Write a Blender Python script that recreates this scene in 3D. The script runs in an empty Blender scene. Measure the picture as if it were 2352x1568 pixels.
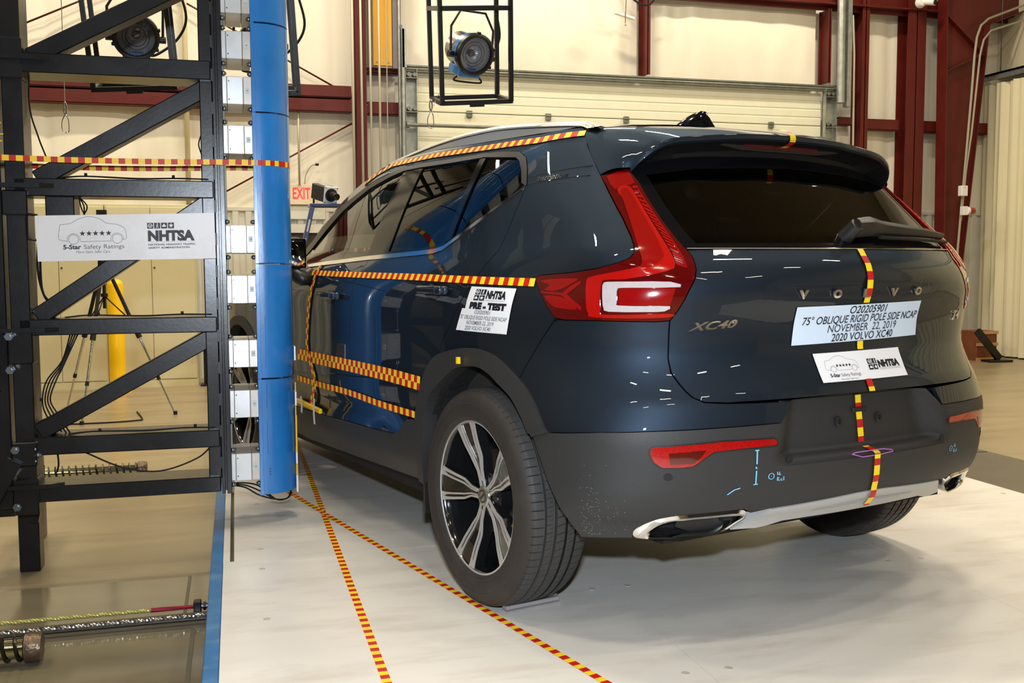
import bpy, bmesh, math, random
import numpy as np
from mathutils import Vector, Matrix
from mathutils.geometry import delaunay_2d_cdt
SC = bpy.context.scene
COL = SC.collection
random.seed(7)
# ---------------------------------------------------------------- camera
CAM_POS = Vector((-1.62249, -3.41713, 1.11336))
cr, cu, cf = Vector((0.964516, -0.263997, -0.003669)), Vector((0.02343, 0.071744, 0.997148)), Vector((0.262981, 0.961852, -0.075383))
cam = bpy.data.cameras.new('camera'); cam.sensor_width = 36.0; cam.lens = 35.5453
cam.clip_start = 0.05; cam.clip_end = 100
camo = bpy.data.objects.new('camera', cam); COL.objects.link(camo)
M = Matrix(((cr.x, cu.x, -cf.x, CAM_POS.x), (cr.y, cu.y, -cf.y, CAM_POS.y), (cr.z, cu.z, -cf.z, CAM_POS.z), (0, 0, 0, 1)))
camo.matrix_world = M
SC.camera = camo
# ---------------------------------------------------------------- exposure, world
vs = SC.view_settings
vs.view_transform = 'Standard'; vs.look = 'None'; vs.gamma = 1; vs.use_curve_mapping = False
vs.exposure = 0.1
SC.cycles.max_bounces = 7; SC.cycles.diffuse_bounces = 4; SC.cycles.glossy_bounces = 4
SC.cycles.transparent_max_bounces = 10; SC.cycles.caustics_reflective = False; SC.cycles.caustics_refractive = False
SC.cycles.sample_clamp_indirect = 6
w = bpy.data.worlds.new('world'); SC.world = w; w.use_nodes = True
w.node_tree.nodes['Background'].inputs[0].default_value = (0.9, 0.85, 0.7, 1)
w.node_tree.nodes['Background'].inputs[1].default_value = 0.05
# ---------------------------------------------------------------- lamps
def area(name, loc, target, sx, sy, watt, col):
    l = bpy.data.lights.new(name, 'AREA'); l.shape = 'RECTANGLE'; l.size = sx; l.size_y = sy
    l.energy = watt; l.color = col
    o = bpy.data.objects.new(name, l); COL.objects.link(o); o.location = loc
    d = Vector(target) - Vector(loc)
    o.rotation_euler = d.to_track_quat('-Z', 'Y').to_euler()
    return o
WARM = (1.0, 0.88, 0.69)
FIX = [(x, y) for y in (-9.0, -5.6, -2.2, 1.2, 4.6, 7.2) for x in (-4.6, -1.2, 2.2, 5.6)]
for (x, y) in FIX:
    area('ceiling_lamp_light', (x, y, 6.14), (x, y, 0), 0.9, 0.16, 24 if y < -5 else (40 if y < 0 else 92), WARM)
# the photographer's flash, just above the lens
fl = area('camera_flash', CAM_POS + cu * 0.24 - cf * 0.05, CAM_POS + cf * 4 + cu * 0.1, 0.09, 0.05, 54, (0.80, 0.89, 1.0))
fl.data.spread = math.radians(125)

# ---------------------------------------------------------------- materials
def lin(c):
    return tuple((v / 12.92 if v <= 0.04045 else ((v + 0.055) / 1.055) ** 2.4) for v in c)
def srgb(r, g, b): return lin((r / 255, g / 255, b / 255))
MATS = {}
def mat(name, col, rough=0.5, metal=0.0, coat=0.0, var=0.0, scale=8.0, bump=0.0, bscale=60.0, emit=None, spec=0.5,
        stretch=(1, 1, 1), dirt=None, dirtscale=3.0, dirtamt=0.5, coatrough=0.03, aniso=0):
    if name in MATS: return MATS[name]
    m = bpy.data.materials.new(name); m.use_nodes = True; MATS[name] = m
    nt = m.node_tree; b = nt.nodes['Principled BSDF']
    b.inputs['Base Color'].default_value = (*col, 1); b.inputs['Roughness'].default_value = rough
    b.inputs['Metallic'].default_value = metal; b.inputs['Coat Weight'].default_value = coat
    b.inputs['Coat Roughness'].default_value = coatrough
    b.inputs['Specular IOR Level'].default_value = spec
    tc = nt.nodes.new('ShaderNodeTexCoord'); mp = nt.nodes.new('ShaderNodeMapping')
    mp.inputs['Scale'].default_value = stretch
    nt.links.new(tc.outputs['Object'], mp.inputs['Vector'])
    last = None
    if var > 0:
        n = nt.nodes.new('ShaderNodeTexNoise'); n.inputs['Scale'].default_value = scale; n.inputs['Detail'].default_value = 6
        nt.links.new(mp.outputs[0], n.inputs['Vector'])
        r = nt.nodes.new('ShaderNodeMapRange'); r.inputs['From Min'].default_value = 0.3; r.inputs['From Max'].default_value = 0.7
        nt.links.new(n.outputs['Fac'], r.inputs['Value'])
        mx = nt.nodes.new('ShaderNodeMix'); mx.data_type = 'RGBA'
        mx.inputs[6].default_value = (*[c * (1 - var) for c in col], 1); mx.inputs[7].default_value = (*[min(1, c * (1 + var)) for c in col], 1)
        nt.links.new(r.outputs[0], mx.inputs[0]); nt.links.new(mx.outputs[2], b.inputs['Base Color']); last = mx.outputs[2]
        rr = nt.nodes.new('ShaderNodeMapRange'); rr.inputs['To Min'].default_value = max(0.02, rough * 0.85); rr.inputs['To Max'].default_value = min(1, rough * 1.15)
        nt.links.new(n.outputs['Fac'], rr.inputs['Value']); nt.links.new(rr.outputs[0], b.inputs['Roughness'])
    if dirt:
        n = nt.nodes.new('ShaderNodeTexNoise'); n.inputs['Scale'].default_value = dirtscale; n.inputs['Detail'].default_value = 9; n.inputs['Roughness'].default_value = 0.65
        nt.links.new(mp.outputs[0], n.inputs['Vector'])
        r = nt.nodes.new('ShaderNodeMapRange'); r.inputs['From Min'].default_value = 0.5; r.inputs['From Max'].default_value = 0.75
        r.inputs['To Max'].default_value = dirtamt
        nt.links.new(n.outputs['Fac'], r.inputs['Value'])
        mx = nt.nodes.new('ShaderNodeMix'); mx.data_type = 'RGBA'
        mx.inputs[6].default_value = (*col, 1); mx.inputs[7].default_value = (*dirt, 1)
        if last: nt.links.new(last, mx.inputs[6])
        nt.links.new(r.outputs[0], mx.inputs[0]); nt.links.new(mx.outputs[2], b.inputs['Base Color'])
    if bump > 0:
        n2 = nt.nodes.new('ShaderNodeTexNoise'); n2.inputs['Scale'].default_value = bscale; n2.inputs['Detail'].default_value = 4
        nt.links.new(mp.outputs[0], n2.inputs['Vector'])
        bp = nt.nodes.new('ShaderNodeBump'); bp.inputs['Strength'].default_value = bump; bp.inputs['Distance'].default_value = 0.01
        nt.links.new(n2.outputs['Fac'], bp.inputs['Height']); nt.links.new(bp.outputs[0], b.inputs['Normal'])
    if emit:
        b.inputs['Emission Color'].default_value = (*emit[:3], 1); b.inputs['Emission Strength'].default_value = emit[3]
    return m
def glass(name, tint, ior=1.5, gloss=1.0):
    if name in MATS: return MATS[name]
    m = bpy.data.materials.new(name); m.use_nodes = True; MATS[name] = m
    nt = m.node_tree; nt.nodes.remove(nt.nodes['Principled BSDF'])
    t = nt.nodes.new('ShaderNodeBsdfTransparent'); t.inputs[0].default_value = (*tint, 1)
    g = nt.nodes.new('ShaderNodeBsdfGlossy'); g.inputs['Roughness'].default_value = 0.0; g.inputs[0].default_value = (gloss, gloss, gloss, 1)
    fr = nt.nodes.new('ShaderNodeFresnel'); fr.inputs[0].default_value = ior
    mx = nt.nodes.new('ShaderNodeMixShader')
    nt.links.new(fr.outputs[0], mx.inputs[0]); nt.links.new(t.outputs[0], mx.inputs[1]); nt.links.new(g.outputs[0], mx.inputs[2])
    nt.links.new(mx.outputs[0], nt.nodes['Material Output'].inputs[0])
    return m
RED_STEEL = mat('red_oxide_steel', srgb(88, 22, 16), 0.45, var=0.15, scale=4, spec=0.4)
WHITE_VINYL = mat('insulation_vinyl', srgb(232, 226, 208), 0.42, var=0.03, scale=3, bump=0.55, bscale=2.2, stretch=(2.2, 2.2, 0.35))
WHITE_VINYL2 = mat('insulation_vinyl_wrinkled', srgb(236, 230, 212), 0.32, var=0.03, scale=3, bump=0.7, bscale=2.6, stretch=(1.6, 1.6, 0.6))
PANEL_WHITE = mat('white_ribbed_sheet', srgb(205, 203, 190), 0.4, var=0.05, scale=5)
DOOR_CREAM = mat('cream_door_steel', srgb(226, 224, 200), 0.45, var=0.03, scale=6, bump=0.08, bscale=140)
GALV = mat('galvanised_steel', srgb(170, 174, 168), 0.38, metal=0.75, var=0.18, scale=14)
GALV_DARK = mat('aged_galvanised', srgb(120, 122, 112), 0.5, metal=0.5, var=0.2, scale=10)
BLACK_STEEL = mat('black_painted_steel', srgb(21, 21, 24), 0.28, spec=0.5, var=0.18, scale=7, bump=0.02, bscale=60, dirt=srgb(58, 57, 56), dirtscale=6, dirtamt=0.25)
BLACK_STEEL2 = mat('black_square_tube', srgb(11, 11, 11), 0.4, spec=0.5, var=0.2, scale=9)
BLACK_RUB = mat('black_rubber', srgb(26, 25, 25), 0.6, spec=0.3, bump=0.1, bscale=90)
BLUE_PAINT = mat('blue_gloss_paint', srgb(36, 122, 200), 0.28, coat=0.5, coatrough=0.10, var=0.16, scale=5, bump=0.06, bscale=25, stretch=(1, 1, 0.5), dirt=srgb(70, 140, 205), dirtscale=4, dirtamt=0.5)
BLUE_EDGE = mat('blue_edge_paint', srgb(50, 112, 168), 0.4, var=0.12, scale=6, dirt=srgb(120, 150, 175), dirtscale=8, dirtamt=0.6)
ALU = mat('machined_aluminium', srgb(214, 216, 218), 0.34, metal=0.55, var=0.07, scale=10)
ALU2 = mat('load_cell_end_block', srgb(196, 190, 184), 0.36, metal=0.5, var=0.08, scale=12)
STEEL = mat('bright_steel', srgb(190, 192, 192), 0.22, metal=1.0, var=0.1, scale=20)
ZINC = mat('zinc_bolt', srgb(150, 160, 170), 0.28, metal=0.95, var=0.1, scale=30)
CHROME = mat('chrome', srgb(225, 226, 226), 0.06, metal=1.0)
YEL = mat('tape_yellow', srgb(250, 214, 36), 0.42, spec=0.4)
REDT = mat('tape_red', srgb(196, 26, 18), 0.42, spec=0.4)
YEL_PAINT = mat('yellow_bollard_paint', srgb(250, 200, 12), 0.35, var=0.05, scale=4)
WHITE = mat('white_card', srgb(236, 236, 238), 0.5, var=0.02, scale=6)
WHITE_SIGN = mat('white_sign_sheet', srgb(232, 232, 236), 0.4, var=0.03, scale=4, dirt=srgb(196, 190, 184), dirtscale=5, dirtamt=0.35)
BLUISH = mat('pale_blue_card', srgb(206, 222, 240), 0.5)
INK = mat('black_ink', srgb(24, 24, 30), 0.5)
GREYINK = mat('grey_ink', srgb(90, 90, 96), 0.5)
BEIGE_CAB = mat('beige_cabinet_paint', srgb(208, 200, 160), 0.42, var=0.04, scale=3)
CONC = mat('concrete', srgb(150, 135, 106), 0.30, spec=0.5, var=0.13, scale=1.3, stretch=(0.6, 2.6, 1), dirt=srgb(98, 86, 66), dirtscale=1.5, dirtamt=0.6)
BOARD = mat('plastic_platform_board', srgb(228, 224, 216), 0.33, spec=0.4, var=0.03, scale=2.2, stretch=(0.7, 2.5, 1), dirt=srgb(178, 160, 138), dirtscale=3.2, dirtamt=0.42)
PITPLATE = mat('glossy_pit_plate', srgb(118, 110, 88), 0.13, spec=0.7, var=0.10, scale=1.4, stretch=(0.5, 3, 1), dirt=srgb(100, 92, 72), dirtscale=2, dirtamt=0.5)
DARKPLATE = mat('dark_steel_plate', srgb(92, 86, 74), 0.4, spec=0.5, var=0.12, scale=3)
# ---------------------------------------------------------------- mesh helpers
def link(o, parent=None):
    COL.objects.link(o)
    if parent is not None: o.parent = parent
    return o
def empty(name, loc=(0, 0, 0), rz=0.0):
    o = bpy.data.objects.new(name, None); o.empty_display_size = 0.1; COL.objects.link(o)
    o.location = loc; o.rotation_euler = (0, 0, rz); return o
def tag(o, label=None, cat=None, group=None, kind=None):
    if label: o['label'] = label
    if cat: o['category'] = cat
    if group: o['group'] = group
    if kind: o['kind'] = kind
    return o
def thing(name, label, cat, loc=(0, 0, 0), rz=0.0, group=None):
    return tag(empty(name, loc, rz), label, cat, group)
class MB:
    def __init__(s): s.v = []; s.f = []; s.mi = []; s.sm = []
    def add(s, vs, fs, mi=0, smooth=False):
        k = len(s.v); s.v += [tuple(v) for v in vs]
        for f in fs: s.f.append([i + k for i in f]); s.mi.append(mi); s.sm.append(smooth)
        return s
    def box(s, c, d, rot=None, mi=0, bev=0.0):
        x, y, z = d[0] / 2, d[1] / 2, d[2] / 2
        if bev <= 0:
            vs = [(a * x, b * y, e * z) for a in (-1, 1) for b in (-1, 1) for e in (-1, 1)]
            fs = [(0, 1, 3, 2), (4, 6, 7, 5), (0, 4, 5, 1), (2, 3, 7, 6), (0, 2, 6, 4), (1, 5, 7, 3)]
        else:
            bm = bmesh.new(); bmesh.ops.create_cube(bm, size=1.0, matrix=Matrix.Diagonal((d[0], d[1], d[2], 1)))
            bmesh.ops.bevel(bm, geom=bm.edges[:], offset=bev, segments=1, affect='EDGES', profile=0.5)
            bm.verts.ensure_lookup_table()
            vs = [tuple(v.co) for v in bm.verts]; fs = [[v.index for v in f.verts] for f in bm.faces]; bm.free()
        R = rot if rot is not None else Matrix.Identity(3)
        s.add([tuple(R @ Vector(v) + Vector(c)) for v in vs], fs, mi); return s
    def bb(s, x0, x1, y0, y1, z0, z1, mi=0, bev=0.0):
        return s.box(((x0 + x1) / 2, (y0 + y1) / 2, (z0 + z1) / 2), (abs(x1 - x0), abs(y1 - y0), abs(z1 - z0)), None, mi, bev)
    def bar(s, a, b, w, h, up=(0, 0, 1), mi=0, bev=0.0):
        a, b = Vector(a), Vector(b); d = (b - a); L = d.length; d.normalize(); u = Vector(up)
        if abs(d.dot(u)) > 0.99: u = Vector((0, 1, 0))
        sx = d.cross(u).normalized(); uz = sx.cross(d).normalized()
        R = Matrix((sx, d, uz)).transposed()
        return s.box((a + b) / 2, (w, L, h), R, mi, bev)
    def cyl(s, a, b, r, n=16, r2=None, mi=0, cap=True, smooth=True):
        a, b = Vector(a), Vector(b); d = (b - a).normalized(); r2 = r if r2 is None else r2
        t = Vector((0, 0, 1)) if abs(d.z) < 0.9 else Vector((1, 0, 0)); x = d.cross(t).normalized(); y = d.cross(x)
        vs = []
        for k in range(n):
            an = 2 * math.pi * k / n; e = x * math.cos(an) + y * math.sin(an); vs += [a + e * r, b + e * r2]
        s.add(vs, [(2 * k, 2 * k + 1, (2 * k + 3) % (2 * n), (2 * k + 2) % (2 * n)) for k in range(n)], mi, smooth)
        if cap:
            s.add([vs[2 * k] for k in range(n)], [list(range(n))], mi); s.add([vs[2 * k + 1] for k in range(n)], [list(range(n))[::-1]], mi)
        return s
    def tube(s, pts, r, n=8, mi=0, closed=False, cap=True, sub=0):
        P = [Vector(q) for q in pts]
        if sub:
            if isinstance(r, (list, tuple)): r = [float(a) for a in np.interp(np.linspace(0, len(r) - 1, (len(P) - 1) * sub + 1), range(len(r)), r)]
            P = smoothpath(P, sub, closed)
        m = len(P); vs = []; px = None
        for i, q in enumerate(P):
            if closed: d = (P[(i + 1) % m] - P[i - 1]).normalized()
            else: d = (P[min(i + 1, m - 1)] - P[max(i - 1, 0)]).normalized()
            if px is None:
                t = Vector((0, 0, 1)) if abs(d.z) < 0.9 else Vector((1, 0, 0)); x = d.cross(t).normalized()
            else:
                x = (px - d * px.dot(d)).normalized()
            px = x; y = d.cross(x)
            rr = r[i] if isinstance(r, (list, tuple)) else r
            vs += [q + (x * math.cos(2 * math.pi * k / n) + y * math.sin(2 * math.pi * k / n)) * rr for k in range(n)]
        fs = []
        for i in range(m if closed else m - 1):
            j = (i + 1) % m
            for k in range(n): fs.append((i * n + k, i * n + (k + 1) % n, j * n + (k + 1) % n, j * n + k))
        s.add(vs, fs, mi, True)
        if cap and not closed:
            s.add(vs[:n], [list(range(n))[::-1]], mi); s.add(vs[-n:], [list(range(n))], mi)
        return s
    def lathe(s, prof, c, axis, n=48, mi=0, smooth=True, a0=0.0, a1=2 * math.pi):
        # prof: list of (r, h) ; axis unit vector
        ax = Vector(axis).normalized(); t = Vector((0, 0, 1)) if abs(ax.z) < 0.9 else Vector((1, 0, 0)); x = ax.cross(t).normalized(); y = ax.cross(x); c = Vector(c)
        full = abs(a1 - a0 - 2 * math.pi) < 1e-6; m = n if full else n + 1
        vs = []
        for k in range(m):
            an = a0 + (a1 - a0) * k / n; e = x * math.cos(an) + y * math.sin(an)
            vs += [c + e * r + ax * h for r, h in prof]
        L = len(prof); fs = []
        for k in range(n):
            j = (k + 1) % m
            for i in range(L - 1): fs.append((k * L + i, j * L + i, j * L + i + 1, k * L + i + 1))
        s.add(vs, fs, mi, smooth); return s
    def prism(s, poly, d0, d1, fn, mi=0, smooth=False):
        # poly list of (u,v), extruded between depths d0,d1 ; fn(u,v,d)->xyz
        n = len(poly); vs = [fn(u, v, d0) for u, v in poly] + [fn(u, v, d1) for u, v in poly]
        tri = tris2d(poly)
        s.add(vs, [list(t) for t in tri] + [[i + n for i in t[::-1]] for t in tri], mi)
        s.add(vs, [(i, i + n, (i + 1) % n + n, (i + 1) % n) for i in range(n)], mi, smooth); return s
    def build(s, name, m, parent=None, auto=True):
        me = bpy.data.meshes.new(name); me.from_pydata([tuple(v) for v in s.v], [], s.f)
        for mm in (m if isinstance(m, (list, tuple)) else [m]): me.materials.append(mm)
        me.polygons.foreach_set('material_index', s.mi); me.polygons.foreach_set('use_smooth', s.sm)
        me.update(); me.validate()
        bm = bmesh.new(); bm.from_mesh(me); bmesh.ops.remove_doubles(bm, verts=bm.verts, dist=1e-6)
        bmesh.ops.recalc_face_normals(bm, faces=bm.faces)
        for e in bm.edges:
            if len(e.link_faces) == 2 and e.calc_face_angle(0) > math.radians(40): e.smooth = False
        bm.to_mesh(me); bm.free()
        return link(bpy.data.objects.new(name, me), parent)
def smoothpath(P, sub, closed=False):
    out = []; m = len(P)
    rng = range(m) if closed else range(m - 1)
    for i in rng:
        p0 = P[(i - 1) % m] if (closed or i > 0) else P[0] * 2 - P[1]
        p1 = P[i]; p2 = P[(i + 1) % m]; p3 = P[(i + 2) % m] if (closed or i < m - 2) else P[-1] * 2 - P[-2]
        for k in range(sub):
            t = k / sub
            out.append(0.5 * ((2 * p1) + (p2 - p0) * t + (2 * p0 - 5 * p1 + 4 * p2 - p3) * t * t + (3 * p1 - p0 - 3 * p2 + p3) * t ** 3))
    if not closed: out.append(P[-1])
    return out
def tris2d(poly):
    n = len(poly)
    r = delaunay_2d_cdt([Vector(q) for q in poly], [(i, (i + 1) % n) for i in range(n)], [], 0, 1e-7)
    V, Fc = r[0], r[2]; idx = [o[0] if o else None for o in r[3]]
    out = []
    for f in Fc:
        cx = sum(V[i].x for i in f) / len(f); cy = sum(V[i].y for i in f) / len(f)
        if inside(poly, cx, cy) and all(idx[i] is not None for i in f): out.append(tuple(idx[i] for i in f))
    return out
def inside(poly, x, y):
    c = False; n = len(poly); j = n - 1
    for i in range(n):
        xi, yi = poly[i]; xj, yj = poly[j]
        if (yi > y) != (yj > y) and x < (xj - xi) * (y - yi) / (yj - yi) + xi: c = not c
        j = i
    return c
def simple(name, m, parent, fn):
    b = MB(); fn(b); return b.build(name, m, parent)
def copy_tree(o, parent=None):
    c = o.copy(); COL.objects.link(c); c.parent = parent
    for ch in list(o.children): copy_tree(ch, c)
    return c
# ---------------------------------------------------------------- flat print (lettering, line art)
def textgeo(s, size, bold=0.0, shear=0.0, sx=1.0, align='CENTER', spacing=1.0):
    cu = bpy.data.curves.new('t', 'FONT'); cu.body = s; cu.size = size; cu.offset = bold; cu.shear = shear; cu.align_x = align
    cu.space_character = spacing; cu.resolution_u = 3; cu.fill_mode = 'BOTH'
    o = bpy.data.objects.new('t', cu); COL.objects.link(o)
    me = bpy.data.meshes.new_from_object(o.evaluated_get(bpy.context.evaluated_depsgraph_get()))
    vs = [(v.co.x * sx, v.co.y) for v in me.vertices]; fs = [list(f.vertices) for f in me.polygons]
    bpy.data.objects.remove(o); bpy.data.curves.remove(cu); bpy.data.meshes.remove(me)
    return vs, fs
class Art:
    def __init__(s): s.v = []; s.f = []
    def add(s, vs, fs):
        k = len(s.v); s.v += vs; s.f += [[i + k for i in f] for f in fs]
    def text(s, t, x, y, size, width=None, **kw):
        vs, fs = textgeo(t, size, **kw)
        if not vs: return
        if width:
            xs = [v[0] for v in vs]; k = width / (max(xs) - min(xs)); vs = [(v[0] * k, v[1]) for v in vs]
        s.add([(a + x, b + y) for a, b in vs], fs)
    def poly(s, pts): s.add(list(pts), [list(t) for t in tris2d(pts)])
    def rect(s, x0, y0, x1, y1): s.add([(x0, y0), (x1, y0), (x1, y1), (x0, y1)], [[0, 1, 2, 3]])
    def line(s, pts, w, closed=False):
        m = len(pts); L = []
        for i in range(m):
            a = Vector(pts[i - 1] if (closed or i) else pts[0]); b = Vector(pts[(i + 1) % m] if (closed or i < m - 1) else pts[-1])
            d = (b - a); d = d.normalized() if d.length > 0 else Vector((1, 0)); n = Vector((-d.y, d.x)) * w / 2; p = Vector(pts[i]); L += [tuple(p + n), tuple(p - n)]
        s.add(L, [[2 * i, 2 * i + 1, (2 * i + 3) % (2 * m), (2 * i + 2) % (2 * m)] for i in range(m if closed else m - 1)])
    def ring(s, x, y, r, w, n=24, a0=0, a1=360):
        full = a1 - a0 >= 360
        s.line([(x + r * math.cos(math.radians(a0 + (a1 - a0) * k / n)), y + r * math.sin(math.radians(a0 + (a1 - a0) * k / n))) for k in range(n if full else n + 1)], w, full)
    def star(s, x, y, r, n=5):
        s.poly([(x + (r if k % 2 == 0 else r * 0.42) * math.sin(math.pi * k / n), y + (r if k % 2 == 0 else r * 0.42) * math.cos(math.pi * k / n)) for k in range(2 * n)])
    def put(s, name, m, parent, fn):
        me = bpy.data.meshes.new(name)
        v = fn(np.array(s.v, float)); me.from_pydata([tuple(q) for q in v], [], s.f); me.materials.append(m); me.update()
        return link(bpy.data.objects.new(name, me), parent)
def flat(o, ux, uy):
    o, ux, uy = np.array(o, float), np.array(ux, float), np.array(uy, float)
    return lambda V: o + V[:, :1] * ux + V[:, 1:2] * uy
def car_logo(L, S, T, x, y, w, lw=1.0):
    # L line art, S stars, T text ; logo about w wide centred x, baseline y (wheel bottoms)
    k = w / 100.0; P = lambda a, b: (x + a * k, y + b * k)
    up = [(-50, 10), (-49, 20), (-47, 29), (-43, 30), (-32, 31.5), (-26, 35), (-18, 39), (-8, 41.5), (2, 41), (11, 38), (18, 33), (22, 31), (34, 29.5), (43, 26), (47, 23), (49, 17), (50, 10), (49, 6), (44, 5.5)]
    up = [tuple(q) for q in smoothpath([Vector((a, b, 0)) for a, b in up], 4)]
    L.line([P(a, b) for a, b, c in up], 0.55 * k * lw)
    L.line([P(-50, 10), P(-49, 6.5), P(-43, 4.6), P(-36.5, 3.8)], 0.55 * k * lw)
    L.line([P(-18, 3), P(28, 3)], 0.55 * k * lw)
    for cx in (-28, 36):
        L.ring(*P(cx, 6.5), 7.3 * k, 0.6 * k * lw, 28); L.ring(*P(cx, 6), 9.6 * k, 0.5 * k * lw, 20, -10, 190)
    for i in range(5): S.star(*P(-15 + i * 9.6, 15.5), 4.6 * k)
def nhtsa_icons(A, W, x, y, q, layout):
    # black squares with white symbols ; q square size
    for i, (cx, cy) in enumerate(layout):
        X, Y = x + cx * q * 1.14, y + cy * q * 1.14
        A.rect(X, Y, X + q, Y + q); cxx, cyy = X + q / 2, Y + q / 2
        if i == 0:
            W.ring(cxx, cyy, q * 0.32, q * 0.09, 16); W.rect(cxx - q * .3, cyy - q * .04, cxx + q * .3, cyy + q * .06); W.rect(cxx - q * .05, cyy - q * .3, cxx + q * .05, cyy)
        elif i == 1:
            W.ring(cxx + q * .04, cyy + q * .33, q * .05, q * .09, 10); W.line([(cxx + q * .02, cyy + q * .24), (cxx, cyy - q * .02), (cxx - q * .16, cyy - q * .4)], q * .1)
            W.line([(cxx, cyy - q * .02), (cxx + q * .14, cyy - q * .2), (cxx + q * .16, cyy - q * .4)], q * .08); W.line([(cxx - q * .2, cyy + q * .05), (cxx, cyy + q * .18), (cxx + q * .2, cyy + q * .04)], q * .07)
        elif i == 2:
            W.poly([(cxx - q * .34, cyy - q * .2), (cxx + q * .34, cyy - q * .2), (cxx + q * .3, cyy + q * .02), (cxx + q * .16, cyy + q * .06), (cxx + q * .05, cyy + q * .3), (cxx - q * .12, cyy + q * .28), (cxx - q * .2, cyy + q * .05), (cxx - q * .34, cyy)])
        else: W.star(cxx, cyy, q * .42)
# ================================================================ SETTING
FZ = -0.20
def struct(name, m, fn, parent=None):
    o = simple(name, m, parent, fn)
    if parent is None: o['kind'] = 'structure'
    return o
XL, XR, YB, YF = -7.5, 9.6, 9.05, -12.0
struct('floor', CONC, lambda b: b.bb(XL, XR, YF, YB, FZ - 0.2, FZ))
struct('ceiling', mat('ceiling_vinyl', srgb(128, 118, 98), 0.6, bump=0.3, bscale=2), lambda b: b.bb(XL, XR, YF, YB, 6.5, 6.6))
wb = struct('wall_back', WHITE_VINYL, lambda b: b.bb(XL, XR, YB, YB + 0.12, FZ, 6.5))
struct('wall_left', mat('left_wall_sheet', srgb(66, 64, 58), 0.5, var=0.1, scale=1), lambda b: b.bb(XL - 0.12, XL, YF, YB, FZ, 6.5))
wr = struct('wall_right', WHITE_VINYL, lambda b: b.bb(XR, XR + 0.12, YF, YB, FZ, 6.5))
struct('wall_front', mat('front_wall_sheet', srgb(52, 52, 52), 0.5, var=0.1, scale=1), lambda b: b.bb(XL, XR, YF - 0.12, YF, FZ, 6.5))
# ceiling fixtures
def fixture(b):
    b.bb(-0.5, 0.5, -0.11, 0.11, 0.0, 0.05, bev=0.01); b.bb(-0.3, 0.3, -0.06, 0.06, 0.05, 0.12)
    for x in (-0.5, 0.5): b.cyl((x, 0, 0.05), (x, 0, 0.33), 0.008, 6)
fx = simple('ceiling_lamp', GALV, None, fixture); tag(fx, 'high bay ceiling lamp hanging from the hall roof', 'lamp', 'high bay ceiling lamps')
fx.location = (FIX[0][0], FIX[0][1], 6.17)
for (x, y) in FIX[1:]:
    c = fx.copy(); COL.objects.link(c); c.location = (x, y, 6.17)
# insulation above the roller door: wrinkled sheets between posts
def sheet(b, x0, x1, z0, z1, y, seed):
    rnd = random.Random(seed); nx, nz = 46, 26; vs = []
    w = [(rnd.uniform(0, 6.28), rnd.uniform(2, 9), rnd.uniform(-1.2, 1.2), rnd.uniform(.002, .006)) for _ in range(9)]
    for j in range(nz + 1):
        for i in range(nx + 1):
            u, v = i / nx, j / nz; X = x0 + (x1 - x0) * u; Z = z0 + (z1 - z0) * v
            d = sum(a * math.sin(ph + k * X * 2 + sl * Z * 5) * (0.3 + abs(u - .5) * 1.6) for ph, k, sl, a in w)
            vs.append((X, y + d - 0.035 * math.sin(math.pi * u) * math.sin(math.pi * v), Z))
    b.add(vs, [(j * (nx + 1) + i, j * (nx + 1) + i + 1, (j + 1) * (nx + 1) + i + 1, (j + 1) * (nx + 1) + i) for j in range(nz) for i in range(nx)], 0, True)
    return b
for (x0, x1, s) in ((0.38, 3.43, 1), (3.55, 6.02, 2)):
    simple('insulation_sheet', WHITE_VINYL2, wb, lambda b: sheet(b, x0, x1, 3.5, 4.6, 8.93, s))
# vertical insulation folds on the rest of the wall
def folds(b, x0, x1, z0, z1, y, step=0.3, amp=0.012):
    n = max(3, int((x1 - x0) / 0.05)); vs = []
    for i in range(n + 1):
        X = x0 + (x1 - x0) * i / n; Y = y - amp * abs(math.sin(math.pi * X / step)) ** 0.6
        vs += [(X, Y, z0), (X, Y, z1)]
    b.add(vs, [(2 * i, 2 * i + 2, 2 * i + 3, 2 * i + 1) for i in range(n)], 0, True); return b
simple('insulation_sheet', WHITE_VINYL, wb, lambda b: folds(b, -7.4, -0.2, 1.8, 6.4, 8.99, 0.9, 0.03))
simple('insulation_sheet', WHITE_VINYL, wb, lambda b: folds(b, -0.1, 0.3, 1.8, 6.4, 8.99, 0.2, 0.02))
simple('insulation_sheet', WHITE_VINYL, wb, lambda b: folds(b, 6.3, 9.5, 1.8, 6.4, 8.99, 0.45, 0.03))
# ribbed wainscot
def ribs(b, x0, x1, z0, z1, y):
    n = int((x1 - x0) / 0.15)
    for i in range(n):
        X = x0 + i * 0.15; b.add([(X, y, z0), (X + .05, y, z0), (X + .07, y - .025, z0), (X + .13, y - .025, z0), (X + .15, y, z0), (X, y, z1), (X + .05, y, z1), (X + .07, y - .025, z1), (X + .13, y - .025, z1), (X + .15, y, z1)], [(k, k + 1, k + 6, k + 5) for k in range(4)])
    b.bb(x0, x1, y - .03, y + .02, z1, z1 + .04)
simple('wainscot', PANEL_WHITE, wb, lambda b: ribs(b, -7.4, 0.3, FZ, 1.76, 8.95))
simple('wainscot', PANEL_WHITE, wb, lambda b: ribs(b, 6.3, 9.5, FZ, 1.80, 8.95))
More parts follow.
